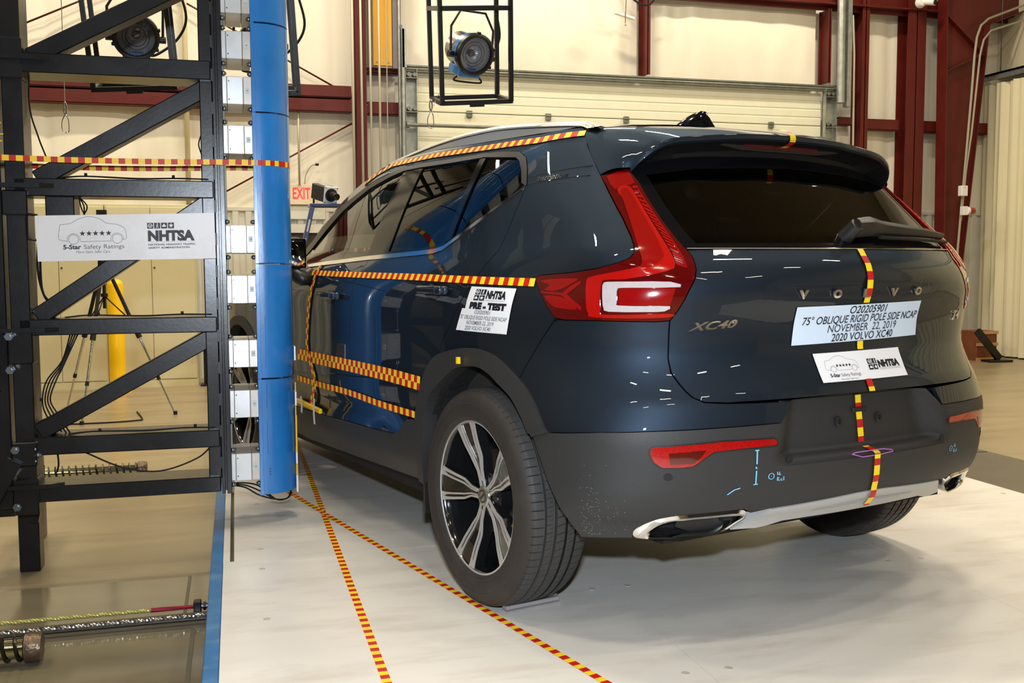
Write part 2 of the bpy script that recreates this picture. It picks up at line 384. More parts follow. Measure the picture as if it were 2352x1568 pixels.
# Z girts
def girt(b, x0, x1, z0, z1):
    b.bb(x0, x1, 8.80, 8.812, z0, z1); b.bb(x0, x1, 8.80, 8.95, z0 - 0.008, z0); b.bb(x0, x1, 8.8, 8.95, z1, z1 + .008)
    b.bb(x0, x1, 8.80, 8.812, z0 - .012, z0)
for a in ((-7.4, -0.24, 3.10, 3.22), (-7.4, -0.24, 2.93, 3.06), (-0.05, 0.33, 2.92, 3.05), (-0.05, 0.33, 3.40, 3.45), (6.32, 6.53, 3.44, 3.52), (6.32, 6.54, 3.0, 3.09), (6.72, 7.26, 2.95, 3.08), (7.59, 7.95, 2.94, 3.08), (8.2, 9.5, 2.94, 3.08)):
    simple('girt', RED_STEEL, wb, lambda b: girt(b, *a))
# columns and door posts
def hcol(b, x0, x1, z0, z1, y0=8.72, y1=8.95):
    xm = (x0 + x1) / 2
    b.bb(x0, x1, y0, y0 + .012, z0, z1); b.bb(x0, x1, y1 - .012, y1, z0, z1); b.bb(xm - .006, xm + .006, y0, y1, z0, z1)
for a in ((-0.19, -0.07, FZ, 6.5), (3.46, 3.53, 3.52, 6.5), (6.08, 6.13, 3.53, 4.5), (6.60, 6.71, FZ, 6.5), (7.31, 7.60, FZ, 6.5)):
    simple('column', RED_STEEL, wb, lambda b: hcol(b, *a))
simple('header_beam', RED_STEEL, wb, lambda b: (b.bb(3.55, 9.5, 8.68, 8.95, 4.55, 4.57), b.bb(3.55, 9.5, 8.80, 8.815, 4.49, 4.72), b.bb(0.3, 3.5, 8.8, 8.95, 4.62, 4.80)))
# tapered frame column and rafter at the right wall
def frame(b):
    pts = [(7.83, FZ), (7.99, FZ), (8.45, 4.38), (9.55, 4.80), (9.55, 5.5), (7.76, 5.0)]
    b.prism(pts, 8.60, 8.615, lambda u, v, d: (u, d, v))
    for (p, q) in (((7.83, FZ), (7.76, 5.0)), ((7.99, FZ), (8.45, 4.38)), ((8.45, 4.38), (9.55, 4.80))):
        b.bar((p[0], 8.6, p[1]), (q[0], 8.6, q[1]), 0.2, 0.014, up=(q[1] - p[1], 0, p[0] - q[0]))
    b.bar((7.80, 8.55, 4.45), (8.36, 8.55, 4.0), 0.08, 0.012, up=(0, 0, 1)); b.bar((7.78, 8.55, 3.72), (8.36, 8.55, 3.98), 0.08, 0.012)
simple('frame_column', mat('shaded_red_steel', srgb(92, 26, 20), 0.45, var=0.15, scale=4), wb, frame)
# brace rods
for p, q in (((-3.78, 3.76), (-2.6, 4.33)), ((-2.3, 4.2), (-0.2, 3.1)), ((-1.9, 1.86), (-0.2, 2.82)), ((-6.5, 2.2), (-3.78, 3.76))):
    simple('brace_rod', RED_STEEL, wb, lambda b: b.cyl((p[0], 8.86, p[1]), (q[0], 8.86, q[1]), 0.011, 6))
# conduits on the wall
def conduit(pts, r=0.012, m=None):
    return simple('conduit', m or mat('grey_conduit', srgb(176, 172, 152), 0.4, metal=0.3), wb, lambda b: b.tube(pts, r, 8))
for x, r in ((-0.245, .016), (-0.135, .014), (-0.03, .013), (0.075, .014), (-0.86, .012)):
    conduit([(x, 8.58, FZ), (x - 0.02 * (x > -.2), 8.58, 6.4)] if x > -.8 else [(x, 8.85, 2.06), (x, 8.85, 3.06)], r)
conduit([(-2.11, 8.84, 1.72), (-2.10, 8.84, 6.4)], 0.03, mat('cream_pipe', srgb(214, 200, 160), 0.4))
conduit([(0.2, 8.56, 0.9), (0.15, 8.56, 2.6), (0.14, 8.56, 6.4)], 0.006)
conduit([(7.98, 8.45, FZ), (7.99, 8.45, 1.3), (8.14, 8.45, 3.40), (8.17, 8.45, 3.92), (8.20, 8.45, 4.18), (8.26, 8.45, 4.34), (8.38, 8.45, 4.44), (8.95, 8.45, 4.655)], 0.016)
conduit([(8.03, 8.45, 1.7), (8.09, 8.45, 2.4), (8.16, 8.45, 2.9), (8.26, 8.45, 3.95), (8.31, 8.45, 4.15), (8.42, 8.45, 4.28), (8.98, 8.45, 4.46)], 0.014)
conduit([(6.37, 8.6, 4.4), (6.40, 8.6, 3.9), (6.42, 8.6, 1.8), (6.43, 8.6, FZ)], 0.014)
# yellow painted board between grey uprights
tb = thing('counterweight_board', 'yellow painted board hung between grey uprights left of the roller door', 'board', (0.12, 8.7, 3.46))
simple('board', mat('yellow_plywood', srgb(214, 158, 44), 0.5, var=0.12, scale=3, stretch=(3, 1, .5), dirt=srgb(170, 120, 40), dirtscale=3), tb, lambda b: b.bb(-0.11, 0.11, -0.02, 0.02, 0.0, 1.6, bev=.004))
for x0, x1 in ((-0.165, -0.12), (0.12, 0.21)): simple('upright', mat('grey_upright', srgb(112, 108, 112), 0.5, var=.1), tb, lambda b: b.bb(x0, x1, 0.0, 0.06, -0.02, 1.6))
for x in (-0.07, 0.07): simple('bolt', ZINC, tb, lambda b: b.cyl((x, -.021, 0.04), (x, -.03, 0.04), 0.008, 6))
# roller door
d1 = empty('door_1', (0, 8.82, 0)); d1['kind'] = 'structure'
def dpanel(b, z0, z1):
    n = 4; h = (z1 - z0) / n; prof = []
    for k in range(n):
        a = z0 + k * h; prof += [(a + .004, 0.006), (a + .012, 0.0), (a + h - .012, 0.0), (a + h - .004, 0.006)]
    vs = []
    for z, y in prof: vs += [(0.53, y, z), (6.05, y, z)]
    b.add(vs, [(2 * i, 2 * i + 1, 2 * i + 3, 2 * i + 2) for i in range(len(prof) - 1)]); b.bb(0.53, 6.05, 0.012, 0.05, z0 + .003, z1 - .003)
zs = [3.40, 2.965, 2.36, 1.75, 1.14, 0.53, -0.08, FZ]
for k in range(len(zs) - 1): simple('panel', DOOR_CREAM, d1, lambda b: dpanel(b, zs[k + 1], zs[k]))
for z in (2.965, 2.36):
    for x in (1.19, 2.2, 3.24, 5.3): simple('hinge', GALV_DARK, d1, lambda b: (b.bb(x - .035, x + .035, -.03, 0, z - .05, z + .03, bev=.004), b.cyl((x - .04, -.03, z), (x + .04, -.03, z), .01, 8)))
def vtrack(b, x0, x1):
    b.bb(x0, x1, -.05, -.04, FZ, 3.45); b.bb(x0, x0 + .006, -.12, -.04, FZ, 3.45); b.bb(x1 - .006, x1, -.12, -.04, FZ, 3.45)
simple('side_track', GALV, d1, lambda b: vtrack(b, 0.39, 0.53)); simple('side_track', GALV, d1, lambda b: vtrack(b, 6.05, 6.22))
for z in (3.33, 2.93, 2.3):
    for x0, x1 in ((0.4, 0.53), (6.06, 6.19)):
        simple('roller_bracket', GALV_DARK, d1, lambda b: (b.bb(x0, x1, -.15, -.05, z, z + .012), b.cyl((x0 + .03, -.13, z + .05), (x0 + .03, -.05, z + .05), .025, 10), b.cyl((x1 - .03, -.13, z + .05), (x1 - .03, -.05, z + .05), .025, 10)))
simple('header_rail', GALV_DARK, d1, lambda b: (b.bb(0.38, 6.2, -.10, -.02, 3.475, 3.495), b.bb(0.38, 6.2, -.09, -.03, 3.42, 3.46), b.cyl((0.38, -.08, 3.45), (6.2, -.08, 3.45), .02, 10)))
simple('lift_bar', GALV_DARK, d1, lambda b: (b.cyl((0.40, -.17, 2.78), (6.1, -.17, 2.78), .022, 10), b.cyl((0.39, -.17, 2.78), (0.42, -.17, 2.78), .04, 10)))
simple('guide_tube', GALV, d1, lambda b: (b.cyl((6.22, -.2, 3.25), (6.19, -.2, 6.3), .055, 14), b.bb(6.29, 6.35, -.24, -.15, 3.2, 6.3)))
simple('guide_tube', GALV, d1, lambda b: (b.cyl((0.33, -.12, FZ), (0.31, -.12, 6.3), .018, 10), b.bb(0.345, 0.375, -.16, -.1, FZ, 3.9), b.bb(0.35, 0.40, -.16, -.1, 3.45, 3.95)))
# curtain and its rail on the right
cr_ = thing('curtain_rail', 'galvanised rail carrying the cream curtain at the right edge', 'rail', (8.73, 8.8, 3.72))
simple('rail', GALV_DARK, cr_, lambda b: (b.bb(-.03, .03, -11, 0.15, 0.02, 0.05), b.bb(-.03, -.02, -11, 0.15, -.04, 0.05)))
simple('track_plate', GALV, cr_, lambda b: b.bb(-.05, -.035, -11, 0.15, -.05, 0.0))
for k in range(6): simple('hanger', GALV_DARK, cr_, lambda b: b.cyl((0, -.2 - k * 2, 0.05), (0, -.2 - k * 2, 2.8), .008, 6))
cu_ = MB(); vs = []; n = 520
for i in range(n + 1):
    y = 8.93 - 10.8 * i / n; q = y * 2 * math.pi / 0.27; x = 8.74 + 0.035 * math.sin(q + 0.6 * math.sin(q * .37)) + 0.02 * math.sin(q * 2.3)
    for z in (FZ + .02, 1.2, 2.4, 3.62): vs.append((x, y, z))
cu_.add(vs, [(i * 4 + k, (i + 1) * 4 + k, (i + 1) * 4 + k + 1, i * 4 + k + 1) for i in range(n) for k in range(3)], 0, True)
tag(cu_.build('curtain', mat('cream_curtain', srgb(226, 218, 184), 0.6, var=0.03, scale=2)), 'floor-length cream vinyl curtain in deep folds along the right side', 'curtain')
struct('trim_1', mat('light_wall_panel', srgb(214, 204, 176), 0.55), lambda b: b.bb(9.0, 9.02, -2.0, 9.0, 3.75, 5.2))

# ---------------------------------------------------------------- platform
pf = thing('test_platform', 'raised platform of pale plastic boards under the car', 'platform', (0, 0, 0))
xs = [-1.69, -0.40, 0.79, 2.04]; ys = [-2.9, -1.37, 0.478, 2.33, 4.2]
for i in range(3):
    for j in range(4):
        x0, x1, y0, y1 = xs[i], xs[i + 1], ys[j], ys[j + 1]
        if i == 0 and j == 2:
            simple('board', BOARD, pf, lambda b: (b.bb(-1.69, -1.665, y0 + .001, y1 - .001, -0.02, 0), b.bb(-1.65, x1 - .0008, y0 + .001, y1 - .001, -0.02, 0), b.bb(-1.669, -1.648, 1.75, y1 - .001, -.02, 0)))
        else: simple('board', BOARD, pf, lambda b: b.bb(x0 + .0008, x1 - .0008, y0 + .001, y1 - .001, -0.02, 0))
simple('edge_strip', BLUE_EDGE, pf, lambda b: b.bb(-1.735, -1.69, -2.9, 4.2, -0.19, -0.002, bev=.003))
simple('base_frame', DARKPLATE, pf, lambda b: (b.bb(-1.69, 2.04, -2.9, 4.2, FZ, -0.022)))
# fasteners of the boards
def screws(b):
    for x in (-0.33, 0.72, 0.86, -0.46, -1.55, 1.95):
        for y in (-1.9, -0.95, -0.2, 0.35, 0.62, 1.4, 2.2): b.cyl((x, y, 0), (x, y, 0.0012), 0.012, 10)
sc_ = simple('board_fasteners', mat('worn_plastic_plug', srgb(196, 186, 172), 0.4), pf, screws); sc_['kind'] = 'stuff'
# pit cover plates left of the platform and dark plates at the right
pp = thing('pit_cover', 'glossy grey cover plate in the floor left of the platform', 'floor plate', (-3.2, 0, FZ))
simple('plate', PITPLATE, pp, lambda b: b.bb(-2.5, 1.455, -2.8, 0.33, 0.0, 0.006)); simple('plate', PITPLATE, pp, lambda b: b.bb(-2.5, 1.455, 0.50, 0.985, 0.0, 0.006))
simple('channel', DARKPLATE, pp, lambda b: (b.bb(-2.5, 1.455, 0.335, 0.495, 0.001, 0.004)))
simple('edge_bar', DARKPLATE, pp, lambda b: (b.bb(1.395, 1.41, -2.8, 0.32, 0.006, 0.010), b.bb(1.36, 1.372, 0.5, 0.98, .006, .009)))
dp = thing('steel_plate', 'dark steel floor plate beside the platform at far right', 'floor plate', (3.0, 0.5, FZ)); simple('plate', DARKPLATE, dp, lambda b: (b.bb(-0.9, 0.4, -4, 1.9, 0, 0.01), b.bb(-0.9, 0.4, 1.92, 4.5, 0, 0.01)))
# cables in the channel
def rope(b, y, z, x0, x1, r):
    n = 300; vs = []
    for k in range(3):
        pts = [(x0 + (x1 - x0) * i / n, y + r * .5 * math.cos(i * 1.05 + k * 2.094), z + r * .5 * math.sin(i * 1.05 + k * 2.094)) for i in range(n + 1)]; b.tube(pts, r * .6, 6)
for (y, z, m, lab, x0, x1, r) in ((0.47, -.158, mat('yellow_sheathed_rope', srgb(176, 172, 100), .4, metal=.4), 'yellow greased wire rope running across the pit cover', -3.6, -1.95, .0075),
                              (0.385, -.165, STEEL, 'bright twisted wire rope in front of the yellow rope', -3.6, -1.735, .0085)):
    o = simple('wire_rope', m, None, lambda b: rope(b, y, z, x0, x1, r)); tag(o, lab, 'rope')
o = simple('wire_rope', mat('red_greased_rope', srgb(150, 40, 60), .4, metal=.4), None, lambda b: rope(b, 0.47, -.158, -1.95, -1.79, .0075)); tag(o, 'short red end of rope clamped against the blue edge', 'rope')
o = simple('rope_clamp', BLACK_STEEL, None, lambda b: (b.bb(-1.80, -1.772, .452, .488, -.192, -.135, bev=.003), b.cyl((-1.772, .47, -.158), (-1.737, .47, -.158), .010, 8), b.cyl((-1.765, .47, -.158), (-1.755, .47, -.158), .016, 6))); tag(o, 'black clamp holding the red rope end at the blue edge', 'clamp')
o = simple('guide_rail', mat('worn_guide_rail', srgb(120, 112, 104), .35, metal=.6, var=.2), None, lambda b: b.bb(-5.2, -1.74, .42, .45, -.194, -.172, bev=.004)); tag(o, 'flat steel guide rail lying between the two wire ropes', 'rail')
# spring buffers
def buffer(name, loc, L, r, lab, rot=0):
    t = thing(name, lab, 'spring buffer', loc, rot)
    simple('rod', mat('polished_rod', srgb(205, 205, 170), .12, metal=1), t, lambda b: b.cyl((-L, 0, 0), (-.02, 0, 0), r * .78, 24))
    N_ = int(L / .04 * 16); pts = [(-L + (L - .055) * i / N_, r * .93 * math.cos(i * .3927), r * .93 * math.sin(i * .3927)) for i in range(N_ + 1)]
    simple('coil_spring', mat('spring_steel', srgb(70, 62, 58), .3, metal=.8), t, lambda b: b.tube(pts, r * .12, 5))
    simple('end_cap', mat('brown_metal_cap', srgb(110, 92, 76), .35, metal=.7, var=.2, scale=30, bump=.6, bscale=40), t, lambda b: b.lathe([(0, 0), (r * 1.0, 0), (r * 1.12, -.012), (r * 1.12, -.05), (r * .95, -.055), (r * .6, -.055)], (0, 0, 0), (1, 0, 0), 28))
    simple('foot', DARKPLATE, t, lambda b: b.bb(-L, -L + .06, -r * .6, r * .6, FZ + .008 - loc[2], 0))
    return t
buffer('spring_buffer', (-2.265, 0.14, -.138), 1.2, .043, 'nearer horizontal coil spring buffer with brown ribbed end cap at the lower left')
buffer('spring_buffer', (-2.17, 3.1, -.13), 1.1, .045, 'farther coil spring buffer seen behind the lowest beam of the black rig')
# floor tapes
def floor_tape(name, a, b_, lab):
    a, b_ = Vector(a), Vector(b_); d = (b_ - a); L = d.length; d.normalize(); n = Vector((-d.y, d.x, 0)) * .0127; k = int(L / .0254)
    m = MB(); 
    for i in range(k):
        p, q = a + d * i * .0254, a + d * (i + 1) * .0254
        m.add([p - n, q - n, q + n, p + n], [(0, 1, 2, 3)], i % 2)
    o = m.build(name, [YEL, REDT]); tag(o, lab, 'tape'); return o
floor_tape('measuring_tape', (-1.268, 3.4, .0012), (-1.252, -1.6, .0012), 'left floor tape with red and yellow checks running straight toward the front')
floor_tape('measuring_tape', (-1.42, 1.73, .0018), (-0.54, -1.51, .0018), 'right floor tape with red and yellow checks passing the rear wheel diagonally')
# aluminium chock rail
def chock(b):
    b.bb(-.1, .1, -.02, .02, 0, .008, bev=.002); b.bb(-.1, .1, -.012, .02, .008, .022, bev=.002); b.bb(-.1, .1, 0, .02, .022, .03, bev=.002)
o = simple('wheel_chock', mat('grey_aluminium_bar', srgb(196, 190, 190), .35, metal=.6, var=.1), None, chock); tag(o, 'small ridged aluminium bar wedged under the left rear tyre', 'chock')
o.location = (-0.712, -0.318, 0); o.rotation_euler = (0, 0, math.radians(15))
# ================================================================ POLE RIG (black truss, load cells, blue pole)
rig = thing('pole_barrier_rig', 'black steel truss carrying load cells and the blue half-round impact pole', 'test rig', (-1.9, 1.15, 0))
RX, RY = -1.9, 1.15
def rp(name, m, fn, parent=None): 
    b = MB(); fn(b); b.v = [(x - RX, y - RY, z) for x, y, z in b.v]
    if parent is not None and parent is not rig: pass
    return b.build(name, m, parent or rig)
BE = 0.004
for z0, z1 in ((1.888, 1.966), (1.398, 1.47), (0.834, 0.90), (0.341, 0.415), (0.146, 0.212), (2.38, 2.45)):
    rp('beam', BLACK_STEEL, lambda b: b.bb(-2.47, -1.70, 1.05, 1.25, z0, z1, bev=BE))
for (a, c) in (((-2.40, 1.955), (-1.66, 2.36)), ((-2.39, 1.468), (-1.72, 1.862)), ((-2.41, 0.905), (-1.72, 1.385)), ((-2.42, 0.43), (-1.73, 0.808))):
    rp('diagonal_brace', BLACK_STEEL, lambda b: b.bar((a[0], 1.14, a[1]), (c[0], 1.14, c[1]), 0.10, 0.072, up=(c[1] - a[1], 0, -(c[0] - a[0])), bev=BE))
rp('inner_post', BLACK_STEEL, lambda b: b.bb(-1.748, -1.695, 1.07, 1.23, 0.20, 2.7, bev=BE))
rp('face_plate', BLACK_STEEL, lambda b: (b.bb(-1.695, -1.681, 1.045, 1.30, 0.138, 2.7, bev=.002), b.bb(-1.674, -1.655, 1.04, 1.30, 0.138, 2.7, bev=.002), b.bb(-1.681, -1.674, 1.055, 1.29, .15, 2.7)))
for k in range(17): rp('weld_tab', BLACK_STEEL2, lambda b: b.bb(-1.700, -1.690, 1.038, 1.046, .25 + k * .136, .30 + k * .136))
# left posts
rp('post', BLACK_STEEL, lambda b: b.bb(-2.50, -2.425, 1.05, 1.14, 0.10, 2.7, bev=BE)); rp('post', BLACK_STEEL, lambda b: b.bb(-2.475, -2.430, 1.15, 1.25, 0.10, 2.7, bev=BE))
rp('post', BLACK_STEEL, lambda b: b.bb(-2.72, -2.52, 1.08, 1.5, 0.12, 2.7, bev=BE))
rp('leg', BLACK_STEEL, lambda b: (b.bb(-2.545, -2.462, 1.26, 1.36, FZ, 0.15, bev=BE)))
rp('leg', BLACK_STEEL, lambda b: b.bb(-2.62, -2.54, 1.8, 1.9, FZ, 0.15, bev=BE)); rp('rear_beam', BLACK_STEEL, lambda b: b.bb(-2.62, -2.54, 1.2, 1.9, 0.06, 0.15, bev=BE))
rp('leg_gusset', BLACK_STEEL, lambda b: b.prism([(-2.52, .15), (-2.43, .15), (-2.46, .02), (-2.50, .02)], 1.23, 1.26, lambda u, v, d: (u, d, v)))
for z in (1.935, 1.43, 0.848, 0.208):
    rp('tie_plate', BLACK_STEEL, lambda b: b.prism([(-2.53, 1.02), (-2.37, 1.02), (-2.32, 1.05), (-2.53, 1.06)], z, z + .018, lambda u, v, d: (u, v, d)))
for z0, z1 in ((0.72, 0.86), (0.30, 0.40), (.10, .25), (1.32, 1.42), (1.86, 2.02)):
    rp('sleeve', BLACK_STEEL, lambda b: b.bb(-2.512, -2.418, 1.035, 1.15, z0, z1, bev=.005))
rp('lever_plate', BLACK_STEEL, lambda b: b.prism([(-2.56, .62), (-2.535, .62), (-2.535, .93), (-2.56, .93)], 1.0, 1.012, lambda u, v, d: (u, d, v)))
rp('lever_plate', BLACK_STEEL, lambda b: b.bar((-2.62, 1.02, .12), (-2.50, 1.02, .33), .02, .06, up=(1, 0, 0)))
rp('box_bracket', BLACK_STEEL, lambda b: b.bb(-2.36, -2.25, 1.08, 1.24, 1.29, 1.40, bev=.004))
for z, yy in ((.835, 1.0), (.70, 1.0), (.37, 1.03), (.285, 1.03), (.135, 1.03)):
    rp('bolt', ZINC, lambda b: (b.cyl((-2.50, yy, z), (-2.50, yy + .03, z), .017, 6), b.cyl((-2.50, yy - .008, z), (-2.50, yy, z), .009, 10)))
rp('adjuster_screw', ZINC, lambda b: (b.cyl((-2.43, 1.04, .345), (-2.40, 1.04, .345), .007, 8), b.cyl((-2.42, 1.04, .345), (-2.41, 1.04, .345), .013, 6), b.cyl((-2.43, 1.04, .37), (-2.42, 1.04, .37), .008, 6), b.cyl((-2.43, 1.04, .32), (-2.42, 1.04, .32), .008, 6)))
# load cells
Zb = [(0.191, 0.309), (0.464, 0.583), (0.681, 0.799), (0.955, 1.074), (1.168, 1.286), (1.584, 1.703), (1.790, 1.905), (1.977, 2.092), (2.164, 2.28), (2.36, 2.48)]
for z0, z1 in Zb:
    dx = (2.2 - z0) * -0.014
    c = rp('load_cell', ALU, lambda b: (b.bb(-1.636 + .0, -1.571, 1.04, 1.30, z0, z1, bev=.002), b.bb(-1.655, -1.636, 1.045, 1.295, z0 + .001, z1 - .001, bev=.002)))
    e = rp('end_block', ALU2, lambda b: b.bb(-1.570, -1.536, 1.04, 1.30, z0, z1, bev=.002), c)
    for zz in (z0 + .02, z1 - .02): rp('dowel_hole', INK, lambda b: b.cyl((-1.628, 1.0385, zz), (-1.628, 1.041, zz), .0028, 8), c)
    zm = (z0 + z1) / 2
    rp('cell_sticker', mat('pale_blue_sticker', srgb(198, 214, 216), .5), lambda b: b.bb(-1.562, -1.545, 1.0385, 1.0395, zm - .012, zm + .012), c)
    a = Art(); a.text('Y', 0, -.35, 1.0, bold=.02); a.put('lettering', GREYINK, c, flat((-1.5535 - RX, 1.0380 - RY, zm), (0, 0, -.012), (.012, 0, 0)))
    for zz in (z0 - .018, z1 + .014):
        for xx, s in ((-1.648, 1), (-1.542, -1)):
            rp('bolt', ZINC, lambda b: (b.cyl((xx - .007 * s, 1.06, zz), (xx + .006 * s, 1.06, zz), .0105, 6), b.cyl((xx, 1.06, zz), (xx + .011 * s, 1.06, zz), .006, 8)), c)
rp('mounting_strip', GALV_DARK, lambda b: b.bb(-1.655, -1.648, 1.06, 1.29, .14, 2.7))
# blue pole segments
Zs = [(0.124, 0.625), (0.632, 1.119), (1.126, 1.757), (1.764, 2.129), (2.136, 2.75)]
def seg(b, z0, z1):
    pts = [(-1.532, 1.043), (-1.505, 1.043)]
    for k in range(0, 25):
        a = math.radians(-90 + 180 * k / 24); pts.append((-1.505 + .127 * math.cos(a), 1.17 + .127 * math.sin(a)))
    pts += [(-1.532, 1.297)]
    # de-duplicate
    P2 = [pts[0]]
    for q in pts[1:]:
        if (q[0] - P2[-1][0]) ** 2 + (q[1] - P2[-1][1]) ** 2 > 1e-7: P2.append(q)
    n = len(P2); vs = [(x, y, z0) for x, y in P2] + [(x, y, z1) for x, y in P2]
    b.add(vs, [(i, i + 1, i + n + 1, i + n) for i in range(n - 1)], 0, True)
    b.add(vs, [(n - 1, 0, n, 2 * n - 1)]); b.add([(x, y, z0) for x, y in P2], [list(range(n))[::-1]]); b.add([(x, y, z1) for x, y in P2], [list(range(n))])
for z0, z1 in Zs:
    rp('pole_segment', BLUE_PAINT, lambda b: seg(b, z0, z1))
    rp('side_flange', BLUE_PAINT, lambda b: b.bb(-1.5365, -1.521, 1.040, 1.0432, z0 - .003, z1 + .003, bev=.001))
def scribe(b):
    for z0, z1 in ((.30, .45), (.5, .62), (.68, .90), (1.22, 1.42), (1.50, 1.58)): b.bb(-1.502, -1.5008, 1.0415, 1.0432, z0, z1)
    for k in range(5): b.bb(-1.4955, -1.4905, 1.0412, 1.0425, .21 + .012 * (k % 3), .214 + .012 * (k % 3))
rp('scribe_mark', INK, scribe)
rp('pole_core', BLACK_STEEL2, lambda b: (b.bb(-1.53, -1.43, 1.10, 1.24, .14, 2.74)))
# tape loop around truss and pole
def loop(b, pts, z, wdt, off):
    L = [Vector((x, y, 0)) for x, y in pts]; acc = []; 
    for p, q in zip(L, L[1:]):
        n = max(1, int((q - p).length / .0127)); acc += [p + (q - p) * i / n for i in range(n)]
    acc.append(L[-1]); s = 0
    for i in range(len(acc) - 1):
        p, q = acc[i], acc[i + 1]; s += (q - p).length
        sag = -0.008 * math.sin(math.pi * min(1, max(0, (p.x + 2.7) / 1.1))) * (1 if p.y < 1.1 else 1.4); sg2 = -0.008 * math.sin(math.pi * min(1, max(0, (q.x + 2.7) / 1.1))) * (1 if p.y < 1.1 else 1.4)
        b.add([(p.x, p.y, z + sag), (q.x, q.y, z + sg2), (q.x, q.y, z + wdt + sg2), (p.x, p.y, z + wdt + sag)], [(0, 1, 2, 3)], int(s / .0254) % 2)
arc = [(-1.505 + .1285 * math.cos(math.radians(a)), 1.17 + .1285 * math.sin(math.radians(a))) for a in range(-90, 91, 9)]
rp('checked_tape', [YEL, REDT], lambda b: loop(b, [(-2.75, 1.0), (-2.5, 1.012), (-1.70, 1.030)] + arc + [(-1.53, 1.30), (-2.70, 1.33)], 1.538, .0225, 0)); 
# sign board
sg = rp('sign_board', WHITE_SIGN, lambda b: b.prism([(-2.392, 1.318), (-1.700, 1.336), (-1.697, 1.146), (-2.387, 1.134)], 1.034, 1.040, lambda u, v, d: (u, d, v)))
fn = flat((-2.392 - RX, 1.0335 - RY, 1.134), (.692, 0, .016), (.0, 0, .692))
L, S, T, W2, G = Art(), Art(), Art(), Art(), Art()
car_logo(L, S, T, .310, .100, .375, .85)
T.text('5-Star', .146, .068, .036, bold=.0012, align='LEFT', width=.098); G.text('Safety Ratings', .258, .068, .036, align='LEFT', width=.223); G.text('More Stars. Safer Cars.', .215, .043, .022, align='LEFT', shear=.25, width=.189)
nhtsa_icons(T, W2, .6145, .180, .0345, [(0, 0), (1, 0), (2, 0), (3, 0)])
T.text('NHTSA', .616, .110, .080, bold=.0048, align='LEFT', width=.267)
G.rect(.618, .1008, .885, .1018); T.text('NATIONAL HIGHWAY TRAFFIC', .618, .0796, .0150, bold=.0004, align='LEFT', width=.268); T.text('SAFETY ADMINISTRATION', .618, .0607, .0150, bold=.0004, align='LEFT', width=.235)
L.put('car_outline', INK, sg, fn); S.put('stars', INK, sg, fn); T.put('lettering', INK, sg, fn); G.put('fine_lettering', GREYINK, sg, fn)
fn2 = flat((-2.392 - RX, 1.0328 - RY, 1.134), (.692, 0, .016), (.0, 0, .692)); W2.put('icon_symbols', WHITE_SIGN, sg, fn2)
rp('sign_handle', BLACK_STEEL, lambda b: b.tube([(-2.385, 1.05, 1.32), (-2.42, 1.05, 1.325), (-2.425, 1.05, 1.31), (-2.425, 1.05, 1.24), (-2.42, 1.05, 1.225), (-2.385, 1.05, 1.22)], .006, 6))
# yellow painted mark on the left post
a = Art(); a.rect(-.02, -.003, .02, .001); a.rect(-.02, -.03, .015, -.026); a.line([(-.02, .02), (0, .028), (0.012, .045)], .004); a.line([(0, .028), (-.02, .04)], .003)
a.put('paint_mark', YEL, rig, flat((-2.515 - RX, 1.0335 - RY, 1.64), (1, 0, 0), (0, 0, 1)))
# cables on the rig
def cab(pts, r=.0035, sub=6): return rp('cable', BLACK_RUB, lambda b: b.tube(pts, r, 6, sub=sub))
for z in (.905, .42, 1.474):
    for k in range(2): cab([(-2.30, 1.07 + .02 * k, z), (-2.2, 1.075, z + .008), (-2.0, 1.07 + .015 * k, z + .002), (-1.85, 1.08, z + .006), (-1.72, 1.07, z + .004)])
cab([(-2.25, 1.1, .34), (-2.1, 1.08, .27), (-1.95, 1.08, .245), (-1.8, 1.08, .29), (-1.73, 1.1, .345)])
for k in range(4):
    cab([(-2.30 + .01 * k, 1.2, .83), (-2.33, 1.16, .72 - .01 * k), (-2.39 + .012 * k, 1.15, .64), (-2.41 + .01 * k, 1.15, .56), (-2.40 + .015 * k, 1.15, .50), (-2.36 + .02 * k, 1.15, .43 - .01 * k)], .0032)
for k in range(2): cab([(-2.405 + .01 * k, 1.16, 1.25), (-2.41 + .01 * k, 1.16, 1.10), (-2.39, 1.15, 1.0), (-2.36 + .015 * k, 1.15, .95)], .005)
cab([(-2.41, 1.17, 2.0), (-2.42, 1.17, 1.78), (-2.39, 1.16, 1.65), (-2.36, 1.16, 1.56)], .0035)
for k in range(3): cab([(-2.235, 1.12, 1.40), (-2.23 + .012 * k, 1.12, 1.36), (-2.22 + .01 * (1 - k), 1.12, 1.31)], .003)
cab([(-2.37, 1.2, .345), (-2.365, 1.2, .28), (-2.372, 1.2, .24)], .004)
for k in range(3): cab([(-1.66, 1.1 + .02 * k, .17 - .008 * k), (-1.60, 1.1, .168 - .01 * k), (-1.54, 1.1, .15 - .02 * k), (-1.47, 1.08, .092), (-1.42, 1.1, .09), (-1.40, 1.15, .10 + .01 * k)], .0035)
cab([(-1.745, 1.06, 1.58), (-1.755, 1.05, 1.62), (-1.745, 1.06, 1.66)], .003)
# tie knots
def ties(b):
    for x, z in ((-2.17, .912), (-1.84, .912), (-2.18, .428), (-1.80, .43), (-2.20, 1.482), (-1.86, 1.48), (-2.40, .565)): b.cyl((x, 1.065, z), (x, 1.065, z + .012), .006, 8)
rp('cable_ties', BLACK_RUB, ties)
